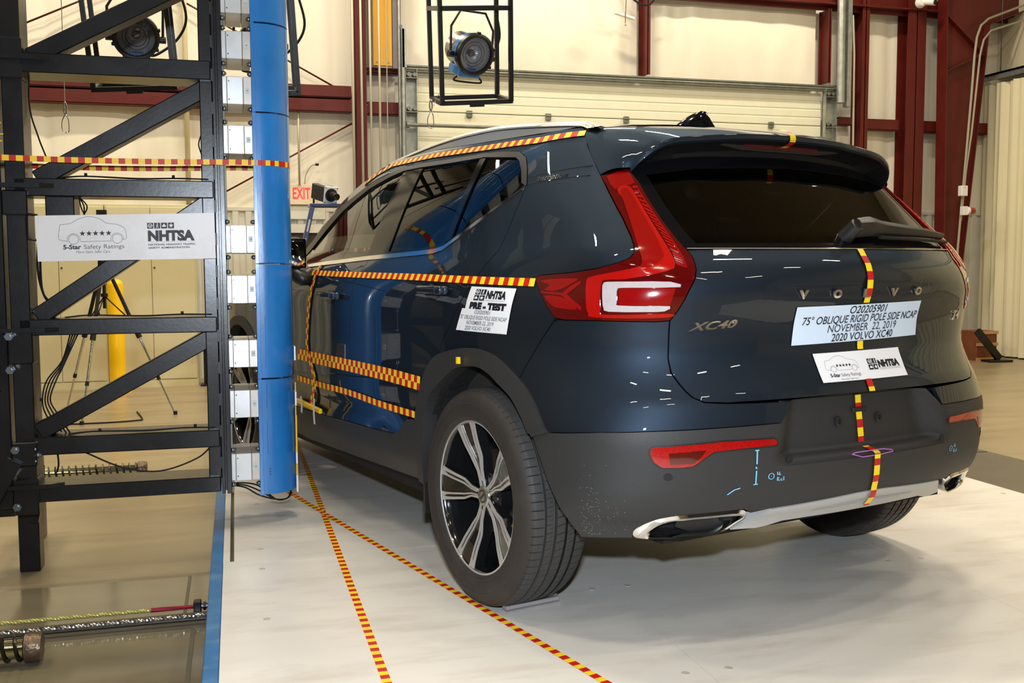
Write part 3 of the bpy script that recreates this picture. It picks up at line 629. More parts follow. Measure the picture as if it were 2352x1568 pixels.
# yellow strips taped along the pole edge
rp('contact_strip', YEL_PAINT, lambda b: (b.bar((-1.377, 1.13, .16), (-1.375, 1.13, .60), .004, .006, up=(0, 1, 0)), b.bar((-1.371, 1.15, .10), (-1.372, 1.15, .45), .004, .006, up=(0, 1, 0))))
for z0, z1 in ((.70, .76), (.50, .56), (.24, .29), (.115, .19)): rp('masking_tape', WHITE, lambda b: b.bb(-1.3795, -1.3725, 1.10, 1.16, z0, z1))
# cone between legs reads as tape end on floor
# ================================================================ HANGING LAMPS IN CAGES
def make_cage(loc, lab, group):
    t = thing('lamp_cage', lab, 'cage', loc, group=group); w, d, h, s = .245, .20, .62, .030
    R = Matrix.Rotation(math.radians(14), 3, 'X') @ Matrix.Rotation(math.radians(-4), 3, 'Y')
    t.rotation_euler = R.to_euler()
    for x in (-w, w):
        for y in (-d, d): simple('upright', BLACK_STEEL2, t, lambda b: b.bar((x, y, 0), (x, y, h + .25), s, s, up=(0, 1, 0)))
    for z in (0, h):
        for y in (-d, d): simple('crossbar', BLACK_STEEL2, t, lambda b: b.bar((-w, y, z), (w, y, z), s, s))
        for x in (-w, w): simple('crossbar', BLACK_STEEL2, t, lambda b: b.bar((x, -d, z), (x, d, z), s, s))
    simple('crossbar', BLACK_STEEL2, t, lambda b: b.bar((-w, -d, h + .1), (w, -d, h + .1), s, s))
    for x in (-w, w): simple('hanger_rod', BLACK_STEEL2, t, lambda b: b.bar((x, 0, h + .1), (x * .9, -.9, h + 3.4), s * .6, s * .6, up=(0, 1, 0)))
    simple('bottom_tab', BLACK_STEEL2, t, lambda b: b.bb(-.05, .05, -d - .015, -d + .015, -.03, -.014))
    return t
def make_lamp(loc, lab, group, aim):
    t = thing('stage_lamp', lab, 'lamp', loc, group=group)
    t.rotation_euler = Vector(aim).to_track_quat('X', 'Z').to_euler()
    # local +X is the beam direction
    simple('housing', mat('brushed_lamp_body', srgb(186, 178, 160), .3, metal=.7, var=.1), t, lambda b: b.lathe([(0, -.26), (.10, -.26), (.118, -.24), (.118, -.09), (.13, -.08)], (0, 0, 0), (1, 0, 0), 28))
    simple('collar', BLUE_PAINT, t, lambda b: (b.lathe([(.118, -.10), (.135, -.09), (.142, -.03), (.142, .0)], (0, 0, 0), (1, 0, 0), 32), b.bb(-.2, -.02, -.085, .085, -.165, -.10, bev=.006)))
    simple('front_ring', BLACK_STEEL2, t, lambda b: b.lathe([(.118, -.01), (.122, .02), (.134, .024), (.146, .015), (.148, -.02), (.142, -.03)], (0, 0, 0), (1, 0, 0), 36))
    def refl(b):
        n = 72; prof = [(.118, 0), (.11, -.03), (.095, -.06), (.07, -.085), (.045, -.10), (.0, -.105)]; vs = []
        for k in range(n):
            an = 2 * math.pi * k / n
            for i, (r, h) in enumerate(prof):
                rr = r * (1 + (.012 if (k + i) % 2 else -.012)); vs.append((h, rr * math.cos(an), rr * math.sin(an)))
        L = len(prof); b.add(vs, [(k * L + i, ((k + 1) % n) * L + i, ((k + 1) % n) * L + i + 1, k * L + i + 1) for k in range(n) for i in range(L - 1)])
    simple('reflector', mat('lamp_reflector', srgb(206, 206, 210), .28, metal=.1, spec=.9), t, refl)
    for r in (.06, .08): simple('lens_ring', mat('lens_step', srgb(190, 190, 188), .2, metal=.5), t, lambda b: b.lathe([(r, -.02), (r + .004, -.012), (r + .008, -.02)], (0, 0, 0), (1, 0, 0), 32))
    simple('bulb', mat('lamp_bulb', srgb(120, 116, 114), .15), t, lambda b: b.lathe([(0, -.03), (.02, -.035), (.027, -.055), (.02, -.09), (.02, -.10)], (0, 0, 0), (1, 0, 0), 18))
    simple('lens', glass('lamp_glass', (.93, .93, .93)), t, lambda b: b.lathe([(0, .012), (.06, .010), (.119, .0)], (0, 0, 0), (1, 0, 0), 32))
    simple('yoke', BLACK_STEEL2, t, lambda b: b.tube([(-.05, -.165, -.02), (-.10, -.17, .16), (-.13, -.10, .27), (-.13, .10, .27), (-.10, .17, .16), (-.05, .165, -.02)], .009, 8))
    for y in (-.165, .165): simple('yoke_knob', BLACK_STEEL2, t, lambda b: b.cyl((-.05, y - .02, -.02), (-.05, y + .02, -.02), .022, 12))
    for an in (20, 90, 200, 330): simple('clip', BLACK_STEEL2, t, lambda b: b.box((.005, .148 * math.cos(math.radians(an)), .148 * math.sin(math.radians(an))), (.03, .02, .02), bev=.003))
    for k in range(3): simple('side_stripe', mat('blue_grey_stripe', srgb(48, 62, 92), .5), t, lambda b: b.lathe([(.1195, -.22), (.1195, -.10)], (0, 0, 0), (1, 0, 0), 3, a0=math.radians(205 + 38 * k), a1=math.radians(213 + 38 * k)))
    simple('handle_loop', BLACK_RUB, t, lambda b: b.tube([(-.04, -.09, -.165), (-.04, -.11, -.185), (-.04, -.09, -.20), (-.04, .09, -.20), (-.04, .11, -.185), (-.04, .09, -.165)], .007, 6, sub=4))
    simple('power_cable', BLACK_RUB, t, lambda b: b.tube([(-.2, .05, -.14), (-.25, .12, -.16), (-.26, .26, -.05), (-.25, .32, .10), (-.3, .27, .30)], .009, 6, sub=6))
    return t
GC = 'black tube lamp cages'; GL = 'caged lamps'
for (x, lc, ll) in ((0.03, 'black tube cage hanging over the roller door, right of the blue pole', 'caged blue and silver lamp hanging over the roller door'),
                    (-1.43, 'black tube cage mostly hidden behind the blue pole', 'caged lamp almost hidden behind the load cells'),
                    (-2.21, 'black tube cage seen through the top of the black truss', 'caged lamp seen through the top of the black truss')):
    make_cage((x, 3.72, 2.29), lc, GC)
    make_lamp((x + .01, 3.62, 2.585), ll, GL, Vector((.30, -1, -.42)) if x > -.5 else Vector((.08, -1, -.42)))
# carabiner hooks on steel wires
def hook(loc, lab, h):
    t = thing('safety_hook', lab, 'hook', loc)
    simple('wire', STEEL, t, lambda b: b.cyl((0, 0, .08), (0.0, 0, h) if h > 1 else (.085, .15, h), .0025, 6)); simple('carabiner', STEEL, t, lambda b: b.tube([(0, 0, .08), (-.022, 0, .03), (-.018, 0, -.02), (.0, 0, -.03), (.018, 0, -.02), (.016, 0, .05)], .003, 6, closed=True, sub=4))
    simple('snap', STEEL, t, lambda b: b.tube([(0, 0, .08), (.01, 0, .12), (.0, 0, .16), (-.008, 0, .12)], .005, 6, closed=True, sub=4))
hook((-0.33, 3.35, 2.06), 'steel carabiner hanging below the lamp cage over the roller door', .22)
hook((-2.62, 3.5, 1.98), 'steel hook on a long wire behind the black truss', 4.5)
# ================================================================ BACKGROUND THINGS
cb = thing('storage_cabinet', 'tall beige steel cabinet at left behind the truss, hidden partly by the left posts', 'cabinet', (-4.35, 8.42, FZ), group='beige steel cabinets')
def cabinet(t):
    simple('body', BEIGE_CAB, t, lambda b: (b.bb(-.46, .46, -.2, .24, 0.0, 1.98, bev=.004), ))
    simple('plinth', BEIGE_CAB, t, lambda b: b.bb(-.46, .46, -.215, -.2, 0, .075))
    for s in (-1, 1):
        d = simple('door', BEIGE_CAB, t, lambda b: b.bb(min(s * .004, s * .445), max(s * .004, s * .445), -.216, -.2, .085, 1.95, bev=.003))
        simple('lock', ZINC, d, lambda b: b.cyl((s * .03, -.222, 1.3), (s * .03, -.216, 1.3), .010, 10)) if s > 0 else None
cabinet(cb)
for x, lab in ((-3.42, 'tall beige steel cabinet behind the tripod and the yellow bollard'), (-2.49, 'tall beige steel cabinet rightmost of the row, next to the ribbed wall')):
    c = copy_tree(cb); c.location = (x, 8.42, FZ); c['label'] = lab
bo = thing('bollard', 'yellow steel bollard standing before the beige cabinets', 'bollard', (-2.83, 7.85, FZ))
simple('post', YEL_PAINT, bo, lambda b: b.lathe([(.082, 0), (.082, 1.12), (.076, 1.15), (.05, 1.175), (0, 1.185)], (0, 0, 0), (0, 0, 1), 28)); simple('base_plate', YEL_PAINT, bo, lambda b: b.bb(-.14, .14, -.14, .14, 0, .012))
tp = thing('tripod', 'black and chrome tripod standing in front of the yellow bollard', 'tripod', (-2.72, 6.0, FZ))
simple('centre_column', BLACK_RUB, tp, lambda b: (b.cyl((0, 0, .95), (0, 0, 1.75), .014, 10), b.cyl((0, 0, 1.30), (0, 0, 1.42), .045, 12), b.bb(-.04, .04, -.03, .03, 1.75, 1.80), b.cyl((0, 0, 1.05), (0, 0, 1.08), .03, 10)))
for fx_, fy_ in ((.56, -.02), (-.16, -.42), (-.42, .55)):
    top = Vector((0, 0, 1.38)); ft = Vector((fx_, fy_, 0.0)); a1_ = top + (ft - top) * .48; a2_ = top + (ft - top) * .76
    lg = simple('leg', BLACK_RUB, tp, lambda b: (b.cyl(top, a1_, .016, 10), b.cyl(a1_ - (ft - top) * .02, a1_ + (ft - top) * .02, .024, 10)))
    simple('lower_tube', STEEL, lg, lambda b: (b.cyl(a1_, a2_, .011, 10), b.cyl(a2_, ft, .008, 10))); simple('clamp', BLACK_RUB, lg, lambda b: b.cyl(a2_ - (ft - top) * .012, a2_ + (ft - top) * .012, .016, 10)); simple('foot', BLACK_RUB, lg, lambda b: b.cyl(ft, ft + Vector((0, 0, .03)), .018, 10))
    simple('spreader', BLACK_RUB, tp, lambda b: b.cyl((0, 0, 1.06), top + (ft - top) * .40, .006, 6))
fc = simple('floor_cable', BLACK_RUB, None, lambda b: b.tube([(-3.2, 5.6, FZ + .007), (-2.7, 5.6, FZ + .007), (-2.45, 5.66, FZ + .007), (-2.42, 5.75, FZ + .007), (-2.5, 6.2, FZ + .007)], .007, 6, sub=8)); tag(fc, 'black cable lying on the concrete around the tripod', 'cable')
fr_ = thing('steel_stand', 'small black angled steel stand by the cabinets at the wall', 'stand', (-1.83, 8.2, FZ))
simple('leg', BLACK_STEEL2, fr_, lambda b: b.bar((-.12, 0, .02), (-.12, 0, .42), .05, .05, up=(0, 1, 0))); simple('leg', BLACK_STEEL2, fr_, lambda b: b.bar((.12, 0, .02), (.12, 0, .42), .04, .04, up=(0, 1, 0))); simple('brace', BLACK_STEEL2, fr_, lambda b: b.bar((-.12, -.03, .05), (.12, -.03, .36), .03, .03)); simple('base', BLACK_STEEL2, fr_, lambda b: b.bb(-.18, .18, -.1, .1, 0, .02)); simple('top_plate', BLACK_STEEL2, fr_, lambda b: b.bb(-.16, .16, -.1, .1, .42, .44))
# exit sign
ex = thing('exit_sign', 'white exit sign with red letters on the back wall beside the pole', 'sign', (-0.86, 8.9, 1.965))
simple('housing', mat('exit_sign_housing', srgb(226, 206, 178), .5), ex, lambda b: b.bb(-.20, .20, -.03, .03, -.13, .11, bev=.004))
a = Art(); a.text('EXIT', 0, -.06, .185, bold=.004, width=.205); a.put('lettering', mat('exit_red', srgb(250, 60, 60), .5, emit=(*srgb(255, 50, 55), .8)), ex, flat((.02, -.0315, 0), (1, 0, 0), (0, 0, 1)))
simple('backer_panel', PANEL_WHITE, ex, lambda b: b.bb(-.25, .30, .0, .05, -.30, -.14, bev=.004))
# wall unit below the sign
ub = thing('open_doorway_unit', 'dark roll-up opening below the exit sign', 'opening', (-0.7, 8.82, FZ)); simple('lintel', PANEL_WHITE, ub, lambda b: b.bb(-.5, .6, -.06, .04, 1.70, 1.80)); simple('recess', mat('dark_recess', srgb(50, 38, 30), .6), ub, lambda b: b.bb(-.45, .55, -.03, .04, 0, 1.7))
# high-speed camera
hc = thing('high_speed_camera', 'boxy high-speed camera with white front plate on a blue mount', 'camera', (-0.90, 4.5, 1.655))
hc.rotation_euler = Vector((.42, -.9, -.22)).to_track_quat('X', 'Z').to_euler()
simple('body', mat('camera_black', srgb(44, 44, 44), .4), hc, lambda b: (b.bb(-.20, 0, -.055, .055, -.06, .06, bev=.006), [b.bb(-.18, -.02, -.057 , .057, z, z + .006) for z in (-.03, .0, .03)]))
simple('front_plate', mat('camera_white', srgb(225, 226, 230), .4), hc, lambda b: b.bb(0, .012, -.06, .06, -.065, .065, bev=.005))
simple('lens_mount', BLACK_RUB, hc, lambda b: b.lathe([(0, .012), (.05, .012), (.05, .018), (.03, .02)], (0, 0, 0), (1, 0, 0), 28))
ln = simple('lens_barrel', BLACK_RUB, hc, lambda b: b.lathe([(.03, .018), (.03, .06), (.026, .062), (.026, .10), (.022, .10), (.018, .092), (0, .09)], (0, 0, 0), (1, 0, 0), 28))
simple('front_element', glass('lens_glass', (.02, .02, .03)), ln, lambda b: b.lathe([(.0, .097), (.02, .094)], (0, 0, 0), (1, 0, 0), 20))
simple('top_plate', mat('camera_label_grey', srgb(170, 170, 166), .4), hc, lambda b: b.bb(-.16, -.03, -.025, .025, .06, .063)); simple('cable', BLACK_RUB, hc, lambda b: b.tube([(-.20, 0, .03), (-.26, .02, .03), (-.30, .03, -.04), (-.29, .03, -.14)], .008, 6, sub=6))
for y in (-.05, .05):
    for z in (-.055, .055): simple('screw', BLACK_RUB, hc, lambda b: b.cyl((.012, y, z), (.014, y, z), .004, 8))
NAVY = mat('navy_painted_steel', srgb(24, 46, 104), .35, coat=.3, var=.1)
cs = thing('camera_stand', 'navy slotted-arm steel stand holding the high-speed camera behind the car', 'stand', (-0.93, 4.55, FZ))
simple('table', NAVY, cs, lambda b: b.bb(-.13, .17, -.12, .12, 1.765, 1.785, bev=.002))
for (xa, xb) in ((-.11, -.34), (.10, -.10)):
    lg = simple('arm', NAVY, cs, lambda b: b.bar((xa, -.08, 1.765), (xb, -.02, .75), .035, .075, up=(0, 1, 0), bev=.003))
    d = Vector((xb - xa, .06, .75 - 1.765))
    for t in (.1, .24, .38, .55): simple('slot', PANEL_WHITE, lg, lambda b: b.bar(Vector((xa, -.119, 1.765)) + d * t, Vector((xa, -.119, 1.765)) + d * (t + .09), .012, .004, up=(0, 1, 0)))
simple('frame', NAVY, cs, lambda b: (b.bb(-.40, .30, -.08, .04, .68, .76, bev=.004), b.bb(-.36, -.28, -.06, .02, .02, .68), b.bb(.18, .26, -.06, .02, .02, .68))); simple('base', NAVY, cs, lambda b: b.bb(-.45, .4, -.3, .3, 0, .02))
# things on the right
bc = thing('warning_beacon', 'red warning lamp on a white bracket by the conduits', 'lamp', (8.06, 8.38, 1.83))
simple('bracket', WHITE, bc, lambda b: (b.bb(-.07, .0, -.03, .05, -.06, .06, bev=.005), b.cyl((-.0, 0, 0), (.03, 0, 0), .055, 16))); simple('dome', mat('red_plastic_dome', srgb(160, 10, 18), .15, coat=.8), bc, lambda b: b.lathe([(.048, .03), (.048, .10), (.04, .125), (.02, .138), (0, .14)], (0, 0, 0), (1, 0, 0), 20))
jb = thing('junction_box', 'small white junction box on the conduit above the red lamp', 'box', (8.0, 8.38, 2.10)); simple('case', WHITE, jb, lambda b: b.bb(-.05, .05, -.03, .05, -.07, .07, bev=.006)); simple('cover_screw', ZINC, jb, lambda b: b.cyl((0, -.034, .05), (0, -.03, .05), .006, 8))
cc = thing('security_camera', 'white bullet security camera at the top of the wide red column', 'camera', (7.42, 8.52, 4.62)); simple('mount', WHITE, cc, lambda b: b.lathe([(0, -.0), (.07, .0), (.07, -.03), (.05, -.07), (0, -.08)], (-.03, .08, 0), (0, 1, 0), 20)); simple('barrel', WHITE, cc, lambda b: b.cyl((-.01, .03, .01), (.06, -.12, -.03), .045, 20)); simple('lens', INK, cc, lambda b: b.cyl((.058, -.115, -.029), (.064, -.128, -.0325), .034, 20))
wl = thing('wall_fitting', 'small silver lamp bar hanging from a cord on the white sheeting', 'lamp', (3.13, 8.6, 4.19)); simple('bar', ALU, wl, lambda b: b.bar((-.13, 0, .04), (.13, 0, -.02), .05, .035, bev=.004)); simple('cord', BLACK_RUB, wl, lambda b: b.tube([(0, -.03, -.1), (0.0, -.03, .0), (.02, -.01, .3), (.03, 0, 2.3)], .004, 6)); simple('socket', ALU2, wl, lambda b: b.cyl((0, -.03, -.12), (0, -.03, -.09), .012, 8))
cl_ = simple('hanging_cable', BLACK_RUB, None, lambda b: b.tube([(3.1, 8.7, 4.7), (3.2, 8.7, 4.5), (3.4, 8.65, 4.36), (3.53, 8.6, 4.45), (3.55, 8.6, 4.9)], .012, 8, sub=8)); tag(cl_, 'black cable looping down beside the red post over the roller door', 'cable')
bx = thing('wooden_crate', 'brown wooden crate standing by the foot of the curtain', 'crate', (8.17, 8.2, FZ)); simple('body', mat('brown_crate', srgb(120, 68, 40), .6, var=.2, scale=6), bx, lambda b: b.bb(-.16, .16, -.16, .16, .0, .40, bev=.004))
for z in (.0, .2, .36): simple('slat', mat('crate_slat', srgb(196, 150, 96), .6, var=.15), bx, lambda b: b.bb(-.17, .17, -.175, -.16, z, z + .04))
st = thing('floor_stand', 'black sloping stand leaning by the brown crate', 'stand', (8.05, 7.85, FZ)); simple('arm', BLACK_STEEL2, st, lambda b: b.bar((-.2, 0, .42), (.16, 0, .04), .05, .09)); simple('base', BLACK_STEEL2, st, lambda b: b.bb(-.05, .3, -.1, .1, 0, .03, bev=.005))
sk = thing('wall_socket_cable', 'thin pale cable curving up beside the exit sign', 'cable', (-0.75, 8.88, 2.07)); simple('lead', mat('pale_lead', srgb(150, 140, 118), .5), sk, lambda b: b.tube([(-.05, 0, 0), (-.03, 0, .12), (.03, 0, .22), (.09, 0, .24)], .006, 6, sub=6)); simple('plug', BLACK_RUB, sk, lambda b: b.cyl((.08, 0, .24), (.12, 0, .24), .014, 8))
# ================================================================ CAR
# car frame: x forward from the rear axle, y to the left, z up ; the root turns it into the hall
def pch(xk, yk):
    xk = np.array(xk, float); yk = np.array(yk, float); h = np.diff(xk); d = np.diff(yk) / h; m = np.zeros(len(xk))
    for i in range(1, len(xk) - 1):
        if d[i - 1] * d[i] > 0:
            w1 = 2 * h[i] + h[i - 1]; w2 = h[i] + 2 * h[i - 1]; m[i] = (w1 + w2) / (w1 / d[i - 1] + w2 / d[i])
    m[0] = d[0]; m[-1] = d[-1]
    def f(x):
        x = np.clip(x, xk[0], xk[-1]); i = np.clip(np.searchsorted(xk, x) - 1, 0, len(xk) - 2)
        t = (x - xk[i]) / h[i]; t2 = t * t; t3 = t2 * t
        return yk[i] * (2 * t3 - 3 * t2 + 1) + h[i] * m[i] * (t3 - 2 * t2 + t) + yk[i + 1] * (3 * t2 - 2 * t3) + h[i] * m[i + 1] * (t3 - t2)
    return f
def smax(a, b, k):
    h = np.maximum(k - np.abs(a - b), 0) / k
    return np.maximum(a, b) + h * h * h * k / 6
def sst(a, b, x):
    t = np.clip((x - a) / (b - a), 0, 1); return t * t * (3 - 2 * t)
Wz = pch([.18, .25, .33, .45, .6, .75, .9, .98, 1.05, 1.10, 1.16, 1.3, 1.42, 1.5, 1.56, 1.6], [.84, .875, .90, .915, .920, .915, .915, .912, .897, .875, .843, .78, .72, .675, .63, .58])
X0 = pch([.18, .30, .38, .411, .444, .492, .56, .62, .662, .70, .731, .755, .80, .87, .93, .996, 1.036, 1.068, 1.107, 1.134, 1.157, 1.24, 1.32, 1.409, 1.48, 1.56],
         [.72, .765, .79, .813, .825, .833, .835, .829, .823, .819, .816, .806, .786, .766, .770, .786, .798, .800, .791, .774, .758, .663, .57, .47, .39, .30])
ZK = [.4, .6, .75, .9, 1.05, 1.16, 1.4]
kk = pch(ZK, [.36, .575, .575, .381, .281, .161, .252]); kt = pch(ZK, [.014, .01, .062, .133, .133, .091, .106])
bw = pch([.4, .7, 1.0, 1.16, 1.4], [.284, .174, .246, .349, .309]); gt = pch([.9, 1.09, 1.16, 1.3, 1.6], [0, 0, .09, .10, .10])
def F(x, y, z):
    y = np.abs(y)
    W = Wz(z) - kt(z) * np.maximum(0, .35 - x) ** 2 - .35 * np.maximum(0, x - 2.75) ** 2 - gt(z) * np.maximum(0, x - 1.0) ** 2
    return smax(y - W, -x - (X0(z) - bw(z) * y * y), kk(z))
PX = .2; S90 = .75 * np.pi / 2
def P(s, z):
    s = np.asarray(s, float); z = np.asarray(z, float) + 0 * s; sg = np.where(s < 0, -1., 1.); a = np.abs(s)
    th = np.minimum(a, S90) / .75; dx, dy = -np.cos(th), np.sin(th); ox = PX + np.maximum(a - S90, 0)
    lo = np.full(a.shape, .02); hi = np.full(a.shape, 1.6)
    for _ in range(30):
        m = (lo + hi) / 2; f = F(ox + dx * m, dy * m, z) > 0; hi = np.where(f, m, hi); lo = np.where(f, lo, m)
    return np.stack([ox + dx * lo, sg * dy * lo, z], -1)
def PN(s, z, disp=None, off=0.0):
    # point and normal ; disp(x,y,z) pushes inwards
    def Q(s, z):
        p = P(s, z)
        if disp is None: return p
        c = np.array([PX, 0, 0]); d = p - np.stack([np.minimum(np.maximum(p[..., 0], PX), 99), 0 * p[..., 1], p[..., 2]], -1)
        d = d / np.maximum(np.linalg.norm(d, axis=-1, keepdims=True), 1e-6)
        return p - d * disp(p[..., 0], p[..., 1], p[..., 2])[..., None]
    e = 2e-3; p = Q(s, z); ds = Q(s + e, z) - Q(s - e, z); dz = Q(s, z + e) - Q(s, z - e)
    n = np.cross(dz, ds); n /= np.maximum(np.linalg.norm(n, axis=-1, keepdims=True), 1e-9)
    o = p - np.stack([np.maximum(p[..., 0], PX), 0 * p[..., 1], p[..., 2]], -1)
    sg = np.sign((n * o).sum(-1, keepdims=True)); n = n * np.where(sg == 0, 1, sg)
    if np.ndim(off) or off: p = p + n * off
    return p, n
def densify(poly, res):
    out = []
    for i in range(len(poly)):
        a = np.array(poly[i]); b = np.array(poly[(i + 1) % len(poly)]); n = max(1, int(np.linalg.norm(b - a) / res + .5))
        out += [tuple(a + (b - a) * k / n) for k in range(n)]
    return out
def rounded(poly, r, n=4, skip=()):
    out = []; m = len(poly)
    for i in range(m):
        p = np.array(poly[i], float); a = np.array(poly[i - 1], float); b = np.array(poly[(i + 1) % m], float)
        la, lb = np.linalg.norm(a - p), np.linalg.norm(b - p); q = min(r, la * .45, lb * .45)
        if i in skip or q < 1e-4: out.append(tuple(p)); continue
        p1 = p + (a - p) / la * q; p2 = p + (b - p) / lb * q
        for k in range(n + 1):
            t = k / n; out.append(tuple(p1 * (1 - t) ** 2 + 2 * p * t * (1 - t) + p2 * t * t))
    return out
def pinside(poly, X, Y):
    c = np.zeros(X.shape, bool); n = len(poly); j = n - 1
    for i in range(n):
        xi, yi = poly[i]; xj, yj = poly[j]
        if abs(yj - yi) > 1e-12: c ^= ((yi > Y) != (yj > Y)) & (X < (xj - xi) * (Y - yi) / (yj - yi) + xi)
        j = i
    return c
def cdt(poly, res):
    B = densify(poly, res); n = len(B); bb = np.array(B)
    x = np.arange(bb[:, 0].min(), bb[:, 0].max(), res); y = np.arange(bb[:, 1].min() + res * .37, bb[:, 1].max(), res)
    if len(x) and len(y):
        X, Y = np.meshgrid(x, y); X = X + (np.arange(len(y)) % 2)[:, None] * res * .5; X, Y = X.ravel(), Y.ravel()
        k = pinside(B, X, Y); X, Y = X[k], Y[k]
        if len(X):
            dd = np.full(len(X), 9.)
            for q in B: dd = np.minimum(dd, (X - q[0]) ** 2 + (Y - q[1]) ** 2)
            k = dd > (res * .55) ** 2; X, Y = X[k], Y[k]
    else: X = Y = np.zeros(0)
    V = [Vector(q) for q in B] + [Vector((a, b)) for a, b in zip(X, Y)]
    r = delaunay_2d_cdt(V, [(i, (i + 1) % n) for i in range(n)], [], 0, 1e-6)
    v2 = np.array([tuple(v) for v in r[0]]); Fc = np.array([f for f in r[2] if len(f) == 3])
    c = v2[Fc].mean(1); Fc = Fc[pinside(B, c[:, 0], c[:, 1])]
    return v2, Fc, B
def mesh_n(name, v, n, faces, sides, m, parent, mi=None):
    # faces use smooth normals n ; sides: list of (quad verts as points) flat
    nv = len(v); V = [tuple(q) for q in v]; Fs = [list(f) for f in faces]; k0 = len(Fs)
    for q in sides:
        k = len(V); V += [tuple(a) for a in q]; Fs.append([k, k + 1, k + 2, k + 3])
    me = bpy.data.meshes.new(name); me.from_pydata(V, [], Fs)
    for mm in (m if isinstance(m, (list, tuple)) else [m]): me.materials.append(mm)
    me.polygons.foreach_set('use_smooth', [True] * len(Fs))
    if mi is not None: me.polygons.foreach_set('material_index', mi + [0] * (len(Fs) - len(mi)))
    me.update(); ln = np.zeros((len(me.loops), 3)); li = np.zeros(len(me.loops), int); me.loops.foreach_get('vertex_index', li)
    buf = np.zeros(len(Fs) * 3); me.polygons.foreach_get('normal', buf); pn = buf.reshape(-1, 3)
    ls = np.zeros(len(Fs), int); me.polygons.foreach_get('loop_start', ls); lt = np.zeros(len(Fs), int); me.polygons.foreach_get('loop_total', lt)
    fid = np.repeat(np.arange(len(Fs)), lt)
    main = li < nv; nn = np.array(n)
    ln[main] = nn[li[main]]; ln[~main] = pn[fid[~main]]
    me.normals_split_custom_set([tuple(a) for a in ln])
    return link(bpy.data.objects.new(name, me), parent)
def panel(name, poly, m, parent, off=0.0, depth=.012, res=.03, disp=None, side=1, label=None):
    v2, Fc, B = cdt(poly, res)
    p, n = PN(v2[:, 0], v2[:, 1], disp, off)
    q, nq = PN(np.array(B)[:, 0], np.array(B)[:, 1], disp, off); q2 = q - nq * depth
    if side < 0:
        for a in (p, n, q, q2): a[:, 1] *= -1
    # orient
    f0 = np.cross(p[Fc[:, 1]] - p[Fc[:, 0]], p[Fc[:, 2]] - p[Fc[:, 0]]); flip = (f0 * n[Fc[:, 0]]).sum(1) < 0
    Fc = Fc.copy(); Fc[flip] = Fc[flip][:, ::-1]
    sides = []; k = len(B); cw = sum((B[i][0] * B[(i + 1) % k][1] - B[(i + 1) % k][0] * B[i][1]) for i in range(k)) > 0
    if depth > 0:
        for i in range(k):
            j = (i + 1) % k; sd = [q[i], q[j], q2[j], q2[i]] if (cw != (side > 0)) else [q[j], q[i], q2[i], q2[j]]
            sides.append(sd)
    o = mesh_n(name, p, n, Fc.tolist(), sides, m, parent)
    if label: o['label'] = label
    return o
def both(name, poly, m, parent, **kw):
    a = panel(name, poly, m, parent, side=1, **kw); b = panel(name, poly, m, parent, side=-1, **kw); return a, b
def path_pts(pts, step):
    L = [np.array(q, float) for q in pts]; P3 = [PN(np.array([q[0]]), np.array([q[1]]))[0][0] for q in L]
    # subdivide in (s,z), measured in 3D
    out = []; fine = []
    for a, b in zip(L, L[1:]):
        for k in range(40): fine.append(a + (b - a) * k / 40)
    fine.append(L[-1]); fine = np.array(fine); p3 = P(fine[:, 0], fine[:, 1])
    d = np.concatenate([[0], np.cumsum(np.linalg.norm(np.diff(p3, axis=0), axis=1))]); n = int(d[-1] / step); t = np.arange(n + 1) * step
    return np.stack([np.interp(t, d, fine[:, 0]), np.interp(t, d, fine[:, 1])], 1)
def body_tape(name, pts, width, parent, cell=.0254, rows=1, off=.0035, label=None, start=0, sub=2, width2=None, smooth=True):
    pts = [Vector((a, b, 0)) for a, b in pts]
    if smooth and len(pts) > 2: pts = smoothpath(pts, 4)
    S = path_pts([(a.x, a.y) for a in pts], cell / sub); p, n = PN(S[:, 0], S[:, 1], None, off)
    T = np.gradient(p, axis=0); T /= np.linalg.norm(T, axis=1, keepdims=True); sd = np.cross(n, T); sd /= np.linalg.norm(sd, axis=1, keepdims=True)
    vs = []; N = len(p)
    for i in range(N):
        for r in range(rows + 1): vs.append(p[i] + sd[i] * width * (r / rows - .5))
    fs = []; mi = []
    for i in range(N - 1):
        for r in range(rows): fs.append([i * (rows + 1) + r, (i + 1) * (rows + 1) + r, (i + 1) * (rows + 1) + r + 1, i * (rows + 1) + r + 1]); mi.append((i // sub + r + start) % 2)
    nn = np.repeat(n, rows + 1, axis=0)
    o = mesh_n(name, np.array(vs), nn, fs, [], [YEL, REDT], parent, mi)
    if label: o['label'] = label
    return o
def wrap_fn(c4, off, w=1.0, h=1.0):
    # c4: TL,TR,BR,BL in (s,z) ; art coords x 0..w, y 0..h
    c = np.array(c4, float)
    def fn(V):
        u = (V[:, 0] / w)[:, None]; v = (1 - V[:, 1] / h)[:, None]
        q = (c[0] * (1 - u) + c[1] * u) * (1 - v) + (c[3] * (1 - u) + c[2] * u) * v
        return PN(q[:, 0], q[:, 1], None, off)[0]
    return fn
PAINT = mat('dark_blue_metallic_paint', (.021, .030, .043), .55, metal=.8, coat=1.0, coatrough=.012, spec=.4)
bs = PAINT.node_tree.nodes['Principled BSDF']; bs.inputs['Specular Tint'].default_value = (.55, .75, 1, 1)
CLAD = mat('textured_grey_cladding', srgb(44, 44, 44), .55, spec=.45, var=.05, scale=3, bump=.12, bscale=420)
GLOSSBLK = mat('gloss_black_trim', (.004, .004, .005), .08, spec=.35)
BLKTRIM = mat('satin_black_trim', srgb(30, 29, 28), .42, spec=.5)
UNDER = mat('underbody_black', srgb(13, 13, 13), .7)
SILVER = mat('silver_painted_plastic', srgb(176, 176, 174), .36, metal=.15)
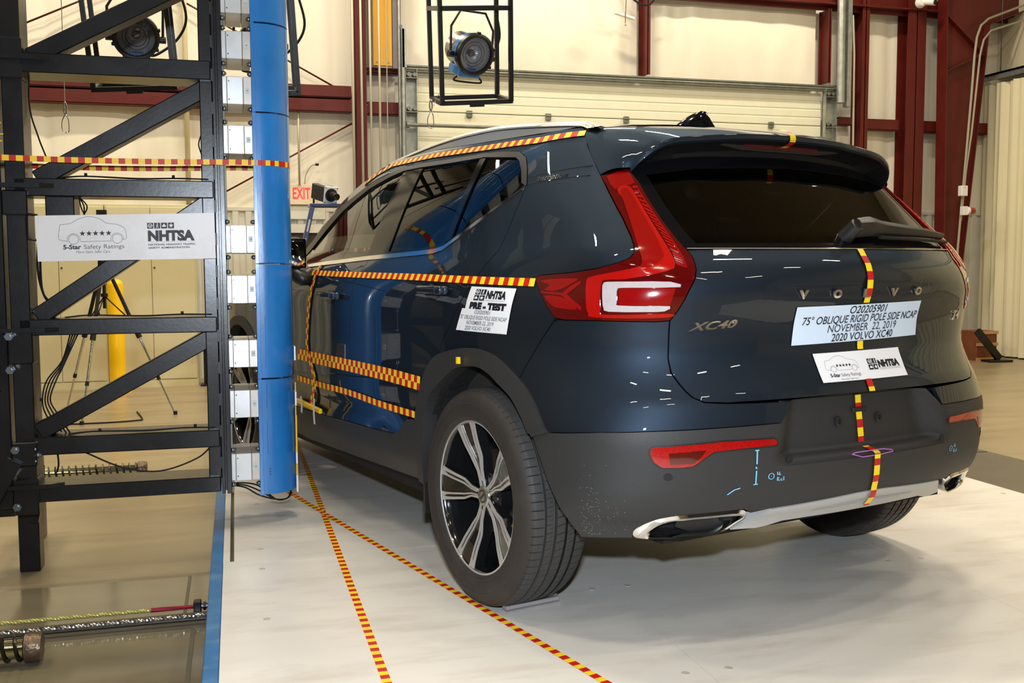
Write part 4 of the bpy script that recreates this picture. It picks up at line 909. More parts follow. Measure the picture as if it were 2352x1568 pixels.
SATIN_ALU = mat('satin_roof_rail', srgb(215, 210, 198), .3, metal=.55)
LENS_RED = mat('red_lamp_lens', (.25, .002, .002), .12, coat=1.0, spec=.6)
LENS_DK = mat('dark_red_lens', (.085, .001, .0015), .08, coat=1.0, spec=.6)
LENS_BR = mat('bright_red_lightguide', (.38, .003, .002), .15, coat=1.0, spec=.8)
LENS_WH = mat('frosted_white_lens', srgb(186, 174, 174), .12, coat=1.0, var=.06, scale=40)
REFLX = mat('red_reflex_reflector', (.34, .002, .003), .2, coat=1.0, var=.35, scale=260)
GL_TINT = glass('privacy_glass', (.045, .05, .04), 1.40); GL_CLEAR = glass('green_tinted_glass', (.74, .82, .68), 1.38); GL_REAR = glass('rear_privacy_glass', (.10, .105, .085))
TYRE = mat('tyre_rubber', srgb(50, 45, 42), .62, spec=.35, var=.08, scale=5, bump=.06, bscale=120, dirt=srgb(82, 74, 66), dirtscale=6, dirtamt=.35)
TREAD = mat('tyre_tread_rubber', srgb(58, 57, 56), .58, spec=.4, var=.08, scale=18)
RIMBLK = mat('gloss_black_alloy', (.008, .008, .009), .14, coat=.8)
MACH = mat('machined_alloy_face', srgb(196, 192, 186), .32, metal=.45, var=.05, scale=8)
car = thing('car', 'dark blue-grey sport utility vehicle with checked test tapes and white placards', 'car', (0, 0, 0), math.radians(105.5))
Z = {
'lamp': [(0.6675, 1.3813), (0.6268, 1.3962), (0.5954, 1.4048), (0.5599, 1.3564), (0.5304, 1.2979), (0.4995, 1.2378), (0.4738, 1.1905), (0.4523, 1.1552), (0.4396, 1.1309), (0.4353, 1.1000), (0.4387, 1.0729), (0.4486, 1.0458), (0.4581, 1.0188), (0.4718, 0.9846), (0.4868, 0.9572), (0.5115, 0.9538), (0.5586, 0.9542), (0.6337, 0.9548), (0.7066, 0.9532), (0.7331, 0.9572), (0.7588, 0.9922), (0.7818, 1.0313), (0.8045, 1.0674), (0.8015, 1.0785), (0.7896, 1.0816), (0.6978, 1.0901), (0.6310, 1.1025), (0.5892, 1.1179), (0.5652, 1.1315), (0.5573, 1.1452), (0.5583, 1.1661), (0.5665, 1.1944), (0.5903, 1.2493), (0.6209, 1.3063), (0.6482, 1.3536)],
'lamp_white': [(0.6115, 1.0645), (0.5591, 1.0645), (0.5004, 1.0645), (0.4852, 1.0630), (0.4676, 1.0494), (0.5588, 1.0488), (0.5855, 1.0459), (0.5888, 1.0287), (0.5886, 1.0047), (0.5825, 0.9997), (0.5117, 0.9985), (0.4884, 0.9985), (0.4977, 0.9848), (0.5350, 0.9820), (0.6023, 0.9820), (0.6151, 0.9903), (0.6184, 1.0489)],
'lamp_core': [(0.5855, 1.0442), (0.4770, 1.0461), (0.4884, 1.0002), (0.5849, 0.9996)],
'lamp_bright': [(0.6148, 1.3351), (0.5837, 1.3438), (0.5420, 1.2675), (0.5104, 1.2013), (0.4843, 1.1414), (0.4777, 1.1105), (0.4886, 1.0969), (0.5357, 1.0938), (0.6091, 1.0766), (0.6248, 1.0626), (0.6255, 0.9795), (0.6444, 0.9719), (0.6528, 0.9926), (0.6560, 1.0693), (0.6362, 1.0799), (0.5595, 1.1024), (0.5266, 1.1176), (0.5172, 1.1312), (0.5224, 1.1554), (0.5504, 1.2232), (0.5832, 1.2866)],
'lamp_led': [(0.5807, 1.3445), (0.5655, 1.3484), (0.5135, 1.2526), (0.4769, 1.1798), (0.4560, 1.1309), (0.4478, 1.0967), (0.4509, 1.0696), (0.4699, 1.0765), (0.4765, 1.1105), (0.4843, 1.1449), (0.5104, 1.2085), (0.5453, 1.2751)],
'lamp_leftw': [(0.7817, 1.0696), (0.6804, 1.0707), (0.7277, 1.0434), (0.7789, 1.0386)],
'lamp_leftw2': [(0.7649, 1.0191), (0.7150, 1.0170), (0.6758, 0.9848), (0.7233, 0.9864), (0.7408, 0.9929)],
'doorcut': [(0.9572, 1.3719), (0.9601, 1.3230), (0.9726, 1.2280), (0.9862, 1.1633), (1.0314, 1.1115), (1.0467, 1.0860), (1.0707, 1.0473), (1.1728, 0.8924), (1.2117, 0.8514), (1.2343, 0.8048)],
'winlow': [(2.7771, 1.1076), (1.9866, 1.1518), (1.5470, 1.1655), (1.4075, 1.1715), (1.3473, 1.1814), (1.2750, 1.2136), (1.1640, 1.2673), (0.9572, 1.3719)],
'wintop_out': [(0.9525, 1.3759), (0.9841, 1.4325), (1.0183, 1.4711), (1.0740, 1.4941), (1.1888, 1.5059), (1.3480, 1.5152), (1.5906, 1.5186), (1.8952, 1.5254), (2.0414, 1.5178), (2.1923, 1.5038), (2.4133, 1.4680), (2.7425, 1.3885), (3.0361, 1.2893), (3.3011, 1.1782), (3.0202, 1.1269)],
'wintop_in': [(0.9848, 1.3826), (1.0127, 1.4259), (1.0521, 1.4620), (1.0872, 1.4770), (1.3292, 1.4989), (1.5950, 1.5020), (1.8835, 1.5080), (2.0261, 1.5072), (2.1525, 1.4911), (2.3538, 1.4539), (2.6359, 1.3704), (2.8705, 1.2709), (3.0864, 1.1690), (2.8575, 1.1285)],
'cdiv': [(1.3618, 1.5020), (1.3184, 1.4979), (1.3141, 1.2054), (1.3549, 1.1939)],
'bpil': [(2.0291, 1.5093), (1.8477, 1.5085), (1.8247, 1.1641), (2.0286, 1.1558)],
'doorgap': [(1.9914, 1.1483), (1.9824, 1.1305), (2.0039, 1.0915), (2.0393, 1.0467), (2.0293, 0.9666), (2.0530, 0.8433), (2.0686, 0.6790), (2.0759, 0.4989), (2.0929, 0.4560)],
'doorbot': [(2.6882, 0.4494), (2.3795, 0.4512), (2.0922, 0.4598), (1.8220, 0.4658), (1.6230, 0.4750), (1.5607, 0.4955), (1.4816, 0.5520), (1.4032, 0.5589)],
'archout': [(1.4032, 0.5589), (1.3867, 0.6210), (1.3617, 0.6785), (1.3296, 0.7359), (1.2808, 0.7800), (1.2343, 0.8048), (1.1807, 0.8191), (1.0875, 0.8400), (1.0144, 0.8445), (0.9583, 0.8352), (0.9047, 0.8141), (0.8394, 0.7706), (0.7919, 0.7274), (0.7612, 0.6826), (0.7392, 0.6403), (0.7275, 0.6263)],
'archin': [(1.3743, 0.3278), (1.3474, 0.4465), (1.3264, 0.5907), (1.2772, 0.6673), (1.1892, 0.7245), (1.1177, 0.7690), (1.0598, 0.7821), (0.9995, 0.7854), (0.9457, 0.7676), (0.9080, 0.7448), (0.8590, 0.7139), (0.8294, 0.6857), (0.8042, 0.6538), (0.7812, 0.6159), (0.7702, 0.6064), (0.7308, 0.4910), (0.7032, 0.4247), (0.6744, 0.3682), (0.6562, 0.3340)],
'sillbot': [(1.3767, 0.3306), (2.1413, 0.3073), (2.7058, 0.2934)],
'bumcut': [(0.7376, 0.9482), (0.7785, 0.8820), (0.8146, 0.8138), (0.8345, 0.7685)],
'tgcut': [(0.4870, 0.9568), (0.4884, 0.9274), (0.4897, 0.8502), (0.4840, 0.8112), (0.4679, 0.7797), (0.4568, 0.7611), (0.4438, 0.7443), (0.4214, 0.7305), (0.3781, 0.7260)],
'tgbot': [(0.3782, 0.7321), (0.2301, 0.7289), (0.0158, 0.7310)],
'paintlow': [(0.7275, 0.6263), (0.6129, 0.6449), (0.5169, 0.6534), (0.3938, 0.6587), (0.2565, 0.6619), (0.2285, 0.7158)],
'bumbot': [(0.6562, 0.3340), (0.6040, 0.3388), (0.5537, 0.3426)],
'refl': [(0.5216, 0.6027), (0.5173, 0.6096), (0.4720, 0.6138), (0.3856, 0.6215), (0.2788, 0.6203), (0.2724, 0.6127), (0.2724, 0.6021), (0.3523, 0.5996), (0.4047, 0.5955), (0.4186, 0.5839), (0.4444, 0.5575), (0.4655, 0.5537), (0.5010, 0.5543), (0.5157, 0.5704), (0.5210, 0.5888)],
'refl_dark': [(0.4895, 0.5935), (0.4204, 0.6002), (0.4295, 0.5822), (0.4445, 0.5645), (0.4863, 0.5634)],
'exo': [(0.5557, 0.3557), (0.5509, 0.3686), (0.5275, 0.3899), (0.5060, 0.4039), (0.4690, 0.4130), (0.3357, 0.4195), (0.3277, 0.4093), (0.3261, 0.3972), (0.3628, 0.3550), (0.3908, 0.3375), (0.4599, 0.3366), (0.5465, 0.3380), (0.5543, 0.3456)],
'exi': [(0.5245, 0.3555), (0.4918, 0.3914), (0.4425, 0.3975), (0.3401, 0.4021), (0.3333, 0.3964), (0.3706, 0.3611), (0.3947, 0.3441), (0.4600, 0.3427), (0.5214, 0.3452)],
'skid': [(0.3571, 0.3517), (0.2736, 0.4149), (0.0488, 0.4331), (0.0110, 0.3741), (0.2309, 0.3671), (0.2703, 0.3540), (0.2938, 0.3492)],
'hr': [(1.3973, 1.0220), (1.3729, 1.0426), (1.1568, 1.0415), (1.1563, 1.0210), (1.2696, 1.0066)],
'hf': [(2.3884, 0.9792), (2.3556, 0.9991), (2.1235, 1.0003), (2.1277, 0.9783)],
'stick': [(1.0605, 1.0433), (0.8648, 1.0401), (0.8922, 0.8977), (1.1111, 0.8977)],
'stick_low': [(1.0862, 0.9698), (0.8773, 0.9742)],
'plac': [(0.2034, 0.9876), (-0.2105, 0.9963), (-0.2118, 0.8861), (0.2100, 0.8755)],
'plac2': [(0.1520, 0.8485), (-0.1387, 0.8522), (-0.1406, 0.7661), (0.1394, 0.7644)],
't_waist': [(0.8035, 1.0597), (1.0358, 1.0634), (1.4460, 1.0697), (1.9838, 1.0739), (2.6795, 1.0813)],
't_low1': [(1.3626, 0.6909), (1.6281, 0.6976), (1.9288, 0.7000), (2.3801, 0.7001), (2.7005, 0.7017)],
't_low2': [(1.4022, 0.5749), (1.7061, 0.5773), (2.0658, 0.5882), (2.3759, 0.5863), (2.7025, 0.5885)],
't_vert': [(2.5072, 1.1134), (2.5046, 1.0351), (2.5310, 0.9363), (2.5590, 0.8159), (2.5631, 0.7357), (2.5193, 0.6793), (2.4585, 0.6056), (2.4812, 0.5439), (2.5427, 0.4567)],
't_roof': [(0.7640, 1.5312), (0.9809, 1.5267), (1.3524, 1.5367), (1.7991, 1.5509), (2.2129, 1.5502), (2.3610, 1.5217), (2.4829, 1.4851)],
't_cen': [(0.0001, 1.1574), (-0.0002, 1.1336), (-0.0004, 1.1074), (-0.0004, 1.0683), (-0.0002, 1.0357), (-0.0003, 0.9961)],
'gutter': [(0.7855, 1.5563), (1.0080, 1.5526), (1.3953, 1.5645), (1.8673, 1.5818), (2.2941, 1.5800)],
'apil': [(2.2741, 1.5739), (2.5092, 1.5055), (2.7779, 1.4180), (3.0422, 1.3117), (3.2892, 1.1872), (3.0748, 1.1358)],
'rearcut': [(0.7695, 1.5425), (0.7379, 1.4870), (0.7070, 1.4453), (0.6688, 1.3886)],
'xc40': [(0.4533, 0.9245), (0.3461, 0.9339), (0.4484, 0.9490)],
't4': [(-0.3982, 0.9425)],
'volvo': [(0.1920, 1.0242), (0.0999, 1.0248), (0.0168, 1.0269), (-0.0892, 1.0284), (-0.1830, 1.0288)],
'sens1': [(0.4895, 0.5264)],
'sens2': [(0.2421, 0.5592)],
'L1': [(0.3171, 0.5922), (0.3173, 0.4935)],
'ref16': [(0.2831, 0.5141)],
'ref16r': [(-0.2877, 0.5170)],
'inscr': [(0.9052, 1.3883), (0.7742, 1.3923)],
'insclines': [(0.9639, 1.3957), (0.6791, 1.4207), (0.9516, 1.3744), (0.6616, 1.3841)],
}
LP = {
'guide': [(0.6148, 1.3351), (0.5837, 1.3438), (0.5420, 1.2675), (0.5104, 1.2013), (0.4843, 1.1414), (0.4770, 1.1105), (0.4874, 1.0969), (0.5145, 1.0869), (0.5712, 1.0726), (0.6090, 1.0704), (0.6220, 1.0592), (0.6224, 0.9866), (0.6100, 0.9724), (0.4906, 0.9772), (0.4963, 0.9658), (0.6336, 0.9635), (0.6486, 0.9752), (0.6534, 0.9961), (0.6563, 1.0623), (0.6461, 1.0781), (0.6041, 1.0904), (0.5595, 1.1024), (0.5266, 1.1176), (0.5178, 1.1381), (0.5238, 1.1659), (0.5504, 1.2232), (0.5832, 1.2866)],
'bar': [(0.6063, 1.3291), (0.5872, 1.3348), (0.5472, 1.2601), (0.5168, 1.1941), (0.5003, 1.1415), (0.5016, 1.1294), (0.5170, 1.1107), (0.5358, 1.1023), (0.5453, 1.1040), (0.5408, 1.1176), (0.5451, 1.1417), (0.5554, 1.1801), (0.5729, 1.2380), (0.5927, 1.2943)],
'upl': [(0.6502, 1.3795), (0.6259, 1.3909), (0.5930, 1.3926), (0.5726, 1.3564), (0.5829, 1.3505), (0.6170, 1.3391), (0.6195, 1.3352), (0.6352, 1.3532)],
'fa': [(0.7831, 1.0659), (0.7309, 1.0720), (0.6821, 1.0732), (0.6802, 1.0672), (0.7016, 1.0528), (0.7206, 1.0417), (0.7446, 1.0351), (0.7695, 1.0406), (0.7522, 1.0518), (0.7721, 1.0588)],
'fb': [(0.7671, 1.0215), (0.7185, 1.0194), (0.6916, 1.0036), (0.6764, 0.9847), (0.7133, 0.9861), (0.7408, 0.9929)],
'arrow': [(0.7822, 1.0342), (0.7145, 1.0308), (0.6949, 1.0511), (0.6709, 1.0673), (0.6681, 1.0603), (0.7020, 1.0276), (0.6642, 0.9922), (0.6664, 0.9816), (0.7172, 1.0237), (0.7775, 1.0285)],
'white': [(0.6184, 1.0489), (0.6161, 1.0593), (0.6088, 1.0642), (0.5591, 1.0652), (0.4864, 1.0644), (0.4676, 1.0494), (0.5588, 1.0475), (0.5831, 1.0466), (0.5879, 1.0424), (0.5886, 1.0287), (0.5884, 1.0054), (0.5849, 0.9993), (0.5350, 0.9985), (0.4872, 0.9985), (0.4977, 0.9841), (0.5350, 0.9820), (0.6049, 0.9815), (0.6146, 0.9903), (0.6170, 1.0110)],
'core': [(0.5842, 1.0425), (0.5806, 1.0459), (0.4766, 1.0467), (0.4873, 1.0005), (0.5825, 1.0000), (0.5854, 1.0048)],
'shade': [(0.5050, 1.0428), (0.4770, 1.0461), (0.4838, 1.0005), (0.5164, 1.0006)],
}
Zl = Z
def rbox(b, c, d, r, seg=3, rot=None, mi=0, taper=None):
    bm = bmesh.new(); bmesh.ops.create_cube(bm, size=1.0, matrix=Matrix.Diagonal((d[0], d[1], d[2], 1)))
    bmesh.ops.bevel(bm, geom=bm.edges[:], offset=r, segments=seg, affect='EDGES', profile=0.5)
    bm.verts.ensure_lookup_table(); R = rot if rot is not None else Matrix.Identity(3)
    vs = [Vector(v.co) for v in bm.verts]
    if taper: vs = [taper(v) for v in vs]
    b.add([tuple(R @ v + Vector(c)) for v in vs], [[v.index for v in f.verts] for f in bm.faces], mi, True); bm.free(); return b
def inset(poly, d):
    n = len(poly); A = np.array(poly, float); ar = sum(A[i][0] * A[(i + 1) % n][1] - A[(i + 1) % n][0] * A[i][1] for i in range(n)); sg = 1 if ar > 0 else -1; out = []
    for i in range(n):
        e1 = A[i] - A[i - 1]; e2 = A[(i + 1) % n] - A[i]; e1 = e1 / (np.linalg.norm(e1) + 1e-9); e2 = e2 / (np.linalg.norm(e2) + 1e-9)
        n1 = np.array([-e1[1], e1[0]]) * sg; n2 = np.array([-e2[1], e2[0]]) * sg; m = n1 + n2; L = np.linalg.norm(m)
        m = m / L if L > .3 else n1
        out.append(tuple(A[i] + m * d / max(.5, (m * n1).sum())))
    return out
def mirror(half): # half outline from centre-top to centre-bottom (s>=0) -> closed
    return list(half) + [(-a, b) for a, b in reversed(half) if abs(a) > 1e-6]
def xs_(x): return x + .9781
def body_panel(name, poly, m=PAINT, gap=.0018, **kw):
    kw.setdefault('res', .035); kw.setdefault('depth', .014)
    return panel(name, inset(poly, gap), m, car, **kw)
def body_both(name, poly, m=PAINT, **kw):
    return body_panel(name, poly, m, side=1, **kw), body_panel(name, poly, m, side=-1, **kw)
AO, AI = Zl['archout'], Zl['archin']
def smp(L, i, j, n=4):
    # Catmull-Rom through L, from index i to j inclusive
    P_ = [Vector((a, b, 0)) for a, b in L]; Q = smoothpath(P_, n); seg = Q[min(i, j) * n: max(i, j) * n + 1]; seg = [(q.x, q.y) for q in seg]
    return seg if i <= j else seg[::-1]
def sm_closed(L, n=3, keep=()): return [(q.x, q.y) for q in smoothpath([Vector((a, b, 0)) for a, b in L], n, True)]
# --- side panels
quarter = (list(reversed(Zl['doorcut'])) + Zl['wintop_out'][:14] + [(3.3100, 1.195)] + list(reversed(Zl['apil'][:4])) + list(reversed(Zl['gutter'][:4])) + Zl['rearcut'][:3]
           + [(.6700, 1.3890)] + list(reversed(Zl['lamp'][23:35])) + [Zl['lamp'][22], Zl['lamp'][21], Zl['lamp'][20], Zl['lamp'][19]] + Zl['bumcut'] + smp(AO, 11, 5)[:-1])
body_both('quarter_panel', quarter)
scal = lambda x, y, z: .013 * np.exp(-((z - .50) / .055) ** 2) * sst(.45, .75, x) * (1 - sst(1.5, 1.8, x)) * sst(.43, .48, z)
rdoor = Zl['doorcut'] + smp(AO, 5, 1)[1:] + Zl['doorbot'][6:1:-1] + Zl['doorgap'][7::-1] + Zl['winlow'][1:7]
body_both('rear_door', rdoor, disp=scal)
fdoor = Zl['doorgap'][:8] + [(2.0922, .4598), (2.3795, .4512), (2.6882, .4494), (2.96, .449), (3.0, .52), (3.0, .95), (2.97, 1.113), (2.777, 1.122)]
body_both('front_door', fdoor, disp=scal)
fa = [(xs_(2.702) + .42 * math.cos(math.radians(a)), .42 + .42 * math.sin(math.radians(a))) for a in range(188, -12, -10)]
fend = [(3.0, .95), (3.0, .52), (3.04, .449), (3.2, .449)] + [q for q in fa] + [(4.13, .35), (4.14, .62), (4.14, .93), (3.9, .985), (3.6, 1.02), (3.3, 1.06), (2.97, 1.113)]
body_both('front_fender', fend)
# --- cladding
ring = [(1.41, .333)] + smp(AO, 0, 15) + smp(AI, 14, 0)
body_both('wheel_arch_trim', ring, CLAD, off=.011, depth=.055, res=.03, gap=.0)
fi = [(xs_(2.702) + .372 * math.cos(math.radians(a)), .42 + .372 * math.sin(math.radians(a))) for a in range(188, -12, -10)]
body_both('wheel_arch_trim', [(fa[0][0], .33)] + fa + [(fa[-1][0], .33), (fi[-1][0], .33)] + fi[::-1] + [(fi[0][0], .33)], CLAD, off=.011, depth=.055, gap=0)
sill = [(1.405, .331)] + [(1.4032, .5589), (1.4816, .5520), (1.5607, .4955), (1.6230, .4750), (1.8220, .4658), (2.0922, .4598), (2.3795, .4512), (2.6882, .4494), (3.0, .449), (3.20, .449), (3.22, .32), (2.7058, .2934), (2.1413, .3073), (1.45, .328)]
body_both('sill_cladding', sill, CLAD, off=.007, depth=.05, disp=lambda x, y, z: .028 * (1 - sst(.30, .42, z)))
# --- rear
rec = lambda x, y, z: .062 * (1 - sst(.285, .375, np.abs(y) + (z - .64) * .25)) * sst(.546, .566, z)
bump = mirror([(0, .7225), (.2285, .7165)] + Zl['paintlow'][4::-1] + AI[14:] + Zl['bumbot'][1:2] + [(.5560, .3415), (.5557, .3557), (.5509, .3686), (.5275, .3899), (.506, .4045), (.469, .413), (.3357, .4200), (.318, .409), (.2736, .4149), (.0488, .4331), (0, .434)])
body_panel('rear_bumper', bump, CLAD, off=.004, depth=.03, res=.018, disp=rec, gap=.0006)
corner = Zl['tgcut'] + [(.2301, .7215), (.2285, .7158)] + Zl['paintlow'][4::-1] + smp(AO, 14, 11)[:-1] + Zl['bumcut'][::-1] + Zl['lamp'][18:14:-1]
body_both('bumper_corner', corner)
tail = mirror([(0, 1.1572), (.2, 1.1572), (.4, 1.1562)] + Zl['lamp'][7:15] + Zl['tgcut'][1:8] + [(.3781, .7275), (.2301, .7285), (.12, .7295), (0, .730)])
tgdisp = lambda x, y, z: .006 * (1 - sst(.28, .42, np.abs(y))) * sst(1.0, 1.05, z) * (1 - sst(1.052, 1.056, z))
tg = body_panel('tailgate', tail, PAINT, res=.026, depth=.02, disp=tgdisp)
rgl = mirror([(0, 1.1610), (.45, 1.1590)] + Zl['lamp'][7:1:-1] + [(.55, 1.43), (.4, 1.455), (.2, 1.468), (0, 1.472)])
body_panel('rear_window', rgl, GL_REAR, off=-.004, depth=0, res=.04)
# blacked-out border of the rear window
def strip_poly(a, w, dz=(0, 0)):
    A = np.array(a, float); out = []
    for i in range(len(A)):
        t = A[min(i + 1, len(A) - 1)] - A[max(i - 1, 0)]; t /= np.linalg.norm(t); out.append(tuple(A[i] + np.array([-t[1], t[0]]) * w))
    return [tuple(q) for q in A] + out[::-1]
for sd in (1, -1):
    panel('window_border', strip_poly(Zl['lamp'][7:1:-1], .030), GLOSSBLK, car, off=-.003, depth=0, side=sd)
panel('window_border', mirror([(0, 1.472), (.2, 1.468), (.4, 1.455), (.55, 1.43), (.595, 1.405), (.56, 1.385), (.4, 1.41), (.2, 1.42), (0, 1.425)]), GLOSSBLK, car, off=-.003, depth=0)
panel('window_border', mirror([(0, 1.178), (.4, 1.176), (.458, 1.173), (.45, 1.159), (0, 1.161)]), GLOSSBLK, car, off=-.003, depth=0)
simple('chrome_belt_strip', CHROME, car, lambda b: b.tube([tuple(q) for q in PN(np.linspace(-.452, .452, 60), np.full(60, 1.1590), None, .001)[0]], .0022, 6))
# inner structure seen behind gaps
for sd in (1, -1):
    panel('inner_structure', [(.45, .78), (3.9, .78), (3.9, .95), (3.2, 1.02), (2.7, 1.10), (1.3, 1.15), (.9, 1.10), (.45, 1.10)], UNDER, car, off=-.028, depth=0, res=.035, side=sd)
    panel('inner_structure', [(1.43, .36), (3.15, .36), (3.15, .79), (1.43, .79)], UNDER, car, off=-.028, depth=0, res=.035, side=sd)
    panel('inner_structure', [(.46, .60), (.80, .60), (.86, .79), (.9, 1.12), (.46, 1.12)], UNDER, car, off=-.03, depth=0, res=.03, side=sd)
    panel('inner_structure', [(.80, 1.02), (1.02, 1.12), (.93, 1.37), (.95, 1.48), (.80, 1.54), (.66, 1.40), (.56, 1.43), (.5, 1.2), (.5, 1.02)], UNDER, car, off=-.03, depth=0, res=.03, side=sd)
panel('inner_structure', mirror([(0, 1.15), (.47, 1.15), (.5, .7), (.5, .45), (0, .45)]), UNDER, car, off=-.08, depth=0, res=.08)
# --- glass and frames
WT, WI = Zl['wintop_out'], Zl['wintop_in']
WIe = WI[:13] + [(3.02, 1.135)]
both('quarter_glass', [(.985, 1.362)] + WI[:4] + [(1.325, 1.4985), (1.318, 1.203), (1.275, 1.2136), (1.164, 1.2673)], GL_TINT, car, off=-.006, depth=0, res=.05)
both('rear_side_window', [(1.357, 1.5), (1.595, 1.502), (1.852, 1.508), (1.83, 1.158), (1.547, 1.1655), (1.4075, 1.1715), (1.349, 1.1814)], GL_TINT, car, off=-.006, depth=0, res=.05)
both('front_side_window', [(2.025, 1.5075)] + WI[8:13] + [(2.97, 1.118), (2.777, 1.115), (2.023, 1.15)], GL_CLEAR, car, off=-.006, depth=0, res=.05)
both('window_frame', WT[:14] + [(3.29, 1.165)] + WI[12::-1] + [(.9848, 1.3826), (.9572, 1.3700)], mat('dark_window_frame', srgb(17, 16, 16), .42, spec=.4), car, off=.003, depth=.012)
both('window_seal', strip_poly([(.985, 1.362)] + WI[:13], .012), GLOSSBLK, car, off=-.002, depth=.004)
both('pillar_trim', Zl['bpil'][:], GLOSSBLK, car, off=-.001, depth=.008)
both('pillar_trim', Zl['cdiv'][:], GLOSSBLK, car, off=.0, depth=.008)
wl2 = [(2.97, 1.1180), (2.777, 1.1180)] + Zl['winlow'][1:]
low = [(a, b - .017) for a, b in wl2]; low[-1] = (.966, 1.357); low[-2] = (1.166, 1.250); low[-3] = (1.278, 1.196)
both('chrome_window_strip', wl2 + low[::-1], mat('bright_window_strip', srgb(215, 214, 210), .08, metal=1.0), car, off=.0035, depth=.008)
both('belt_seal', [(a, b + .012) for a, b in wl2[:-1]] + wl2[-2::-1], GLOSSBLK, car, off=-.001, depth=.004)
panel('mirror_base', [(2.95, 1.13), (2.80, 1.125), (2.62, 1.10), (2.64, 1.06), (2.80, 1.05), (2.97, 1.06)], BLKTRIM, car, off=.004, depth=.01)
# --- lights
def lamp(side):
    L = panel('tail_lamp', inset(Zl['lamp'], .001), LENS_DK, car, off=.002, depth=.02, res=.02, side=side)
    panel('light_guide', sm_closed(LP['guide'], 3), LENS_BR, L, off=.0045, depth=.004, res=.02, side=side)
    panel('centre_bar', sm_closed(LP['bar'], 3), LENS_RED, L, off=.0055, depth=.002, res=.02, side=side)
    panel('upper_lens', LP['upl'], LENS_RED, L, off=.0035, depth=.002, res=.02, side=side)
    led = Zl['lamp_led']; inner = np.array([led[0], led[11], led[10], led[9], led[8]]); outer = np.array([led[1], led[2], led[3], led[4], led[5]])
    def at(A, t):
        k = t * (len(A) - 1); i = min(int(k), len(A) - 2); return A[i] + (A[i + 1] - A[i]) * (k - i)
    N = 22
    for k in range(N):
        t0, t1 = k / N, (k + .42) / N; a0, a1, b0, b1 = at(inner, t0), at(inner, t1), at(outer, t0), at(outer, t1)
        panel('led_rib', [tuple(a0 + (b0 - a0) * .12), tuple(a0 + (b0 - a0) * .8), tuple(a1 + (b1 - a1) * .8), tuple(a1 + (b1 - a1) * .12)], LENS_BR, L, off=.004, depth=.003, res=.05, side=side)
    panel('led_rail', strip_poly([tuple(at(outer, t) + (at(inner, t) - at(outer, t)) * .14) for t in np.linspace(0, .97, 14)], .0035), LENS_RED, L, off=.0045, depth=.002, side=side)
    panel('white_lens', sm_closed(LP['white'], 2), LENS_WH, L, off=.0065, depth=.004, res=.02, side=side)
    fl_ = panel('fog_lens', LP['core'], LENS_RED, L, off=.0055, depth=.004, res=.02, side=side)
    panel('front_lens', sm_closed(LP['fa'], 2), LENS_RED, L, off=.0035, depth=.002, res=.02, side=side); panel('front_lens', sm_closed(LP['fb'], 2), LENS_RED, L, off=.0035, depth=.002, res=.02, side=side)
    panel('arrow_divider', LP['arrow'], LENS_RED, L, off=.0042, depth=.002, res=.02, side=side)
    return L
for sd in (1, -1): lamp(sd)
for sd in (1, -1):
    R_ = panel('rear_reflector', rounded(Zl['refl'], .003), REFLX, car, off=.007, depth=.012, res=.015, side=sd)
    panel('inner_lens', rounded(Zl['refl_dark'], .003), LENS_DK, R_, off=.0085, depth=.003, res=.02, side=sd)
    rim = Zl['refl']; panel('reflector_rim', rounded(inset(rim, -.004), .006), BLKTRIM, R_, off=.0048, depth=.008, res=.02, side=sd)
# --- exhaust trims
for sd in (1, -1):
    o_, i_ = rounded(Zl['exo'], .02), rounded(Zl['exi'], .015)
    def ringmesh(b, A, B, offA, offB, n=72, sleeve=False):
        def res(P_):
            P_ = np.array(P_ + [P_[0]]); d = np.concatenate([[0], np.cumsum(np.linalg.norm(np.diff(P_, axis=0), axis=1))]); t = np.linspace(0, d[-1], n, endpoint=False)
            return np.stack([np.interp(t, d, P_[:, 0]), np.interp(t, d, P_[:, 1])], 1)
        def ang(P_, c0):
            a = np.arctan2((P_[:, 1] - c0[1]) * 2.5, P_[:, 0] - c0[0]); k = np.argmin(a); P_ = np.roll(P_, -k, 0)
            return P_
        Ra, Rb = res(A), res(B); c0 = Rb.mean(0)
        # match by angle
        def byang(R0):
            R0 = densify([tuple(q) for q in R0], .002); R0 = np.array(R0); a = np.arctan2((R0[:, 1] - c0[1]) * 2.5, R0[:, 0] - c0[0]); k = np.argsort(a); return np.stack([np.interp(np.linspace(-np.pi, np.pi, n, endpoint=False), a[k], R0[k, 0], period=2 * np.pi), np.interp(np.linspace(-np.pi, np.pi, n, endpoint=False), a[k], R0[k, 1], period=2 * np.pi)], 1)
        Ra, Rb = byang(Ra), byang(Rb)
        rings = []
        for t, o in ((0, -.02), (0, offA), (.35, offA + .006), (.8, offA + .004), (1, offB), (1.0, offB - .008)) if not sleeve else ((1, offB - .006), (1.0, offB - .05)):
            q = Ra + (Rb - Ra) * t; pt = PN(q[:, 0], q[:, 1], None, o)[0]
            if sd < 0: pt[:, 1] *= -1
            rings.append(pt)
        vs = [tuple(p) for r_ in rings for p in r_]
        b.add(vs, [(k * n + i, k * n + (i + 1) % n, (k + 1) * n + (i + 1) % n, (k + 1) * n + i) for k in range(len(rings) - 1) for i in range(n)], 0, True)
    ext = simple('exhaust_trim', CHROME, car, lambda b: ringmesh(b, o_, i_, .004, .0))
    simple('exhaust_sleeve', BLKTRIM, ext, lambda b: ringmesh(b, o_, i_, .004, .0, sleeve=True))
    panel('exhaust_recess', i_, UNDER, ext, off=-.045, depth=0, side=sd)
    panel('inner_baffle', [(.335, .398), (.36, .366), (.395, .3445), (.44, .3435), (.47, .36), (.46, .399)], BLKTRIM, ext, off=-.018, depth=.01, side=sd)
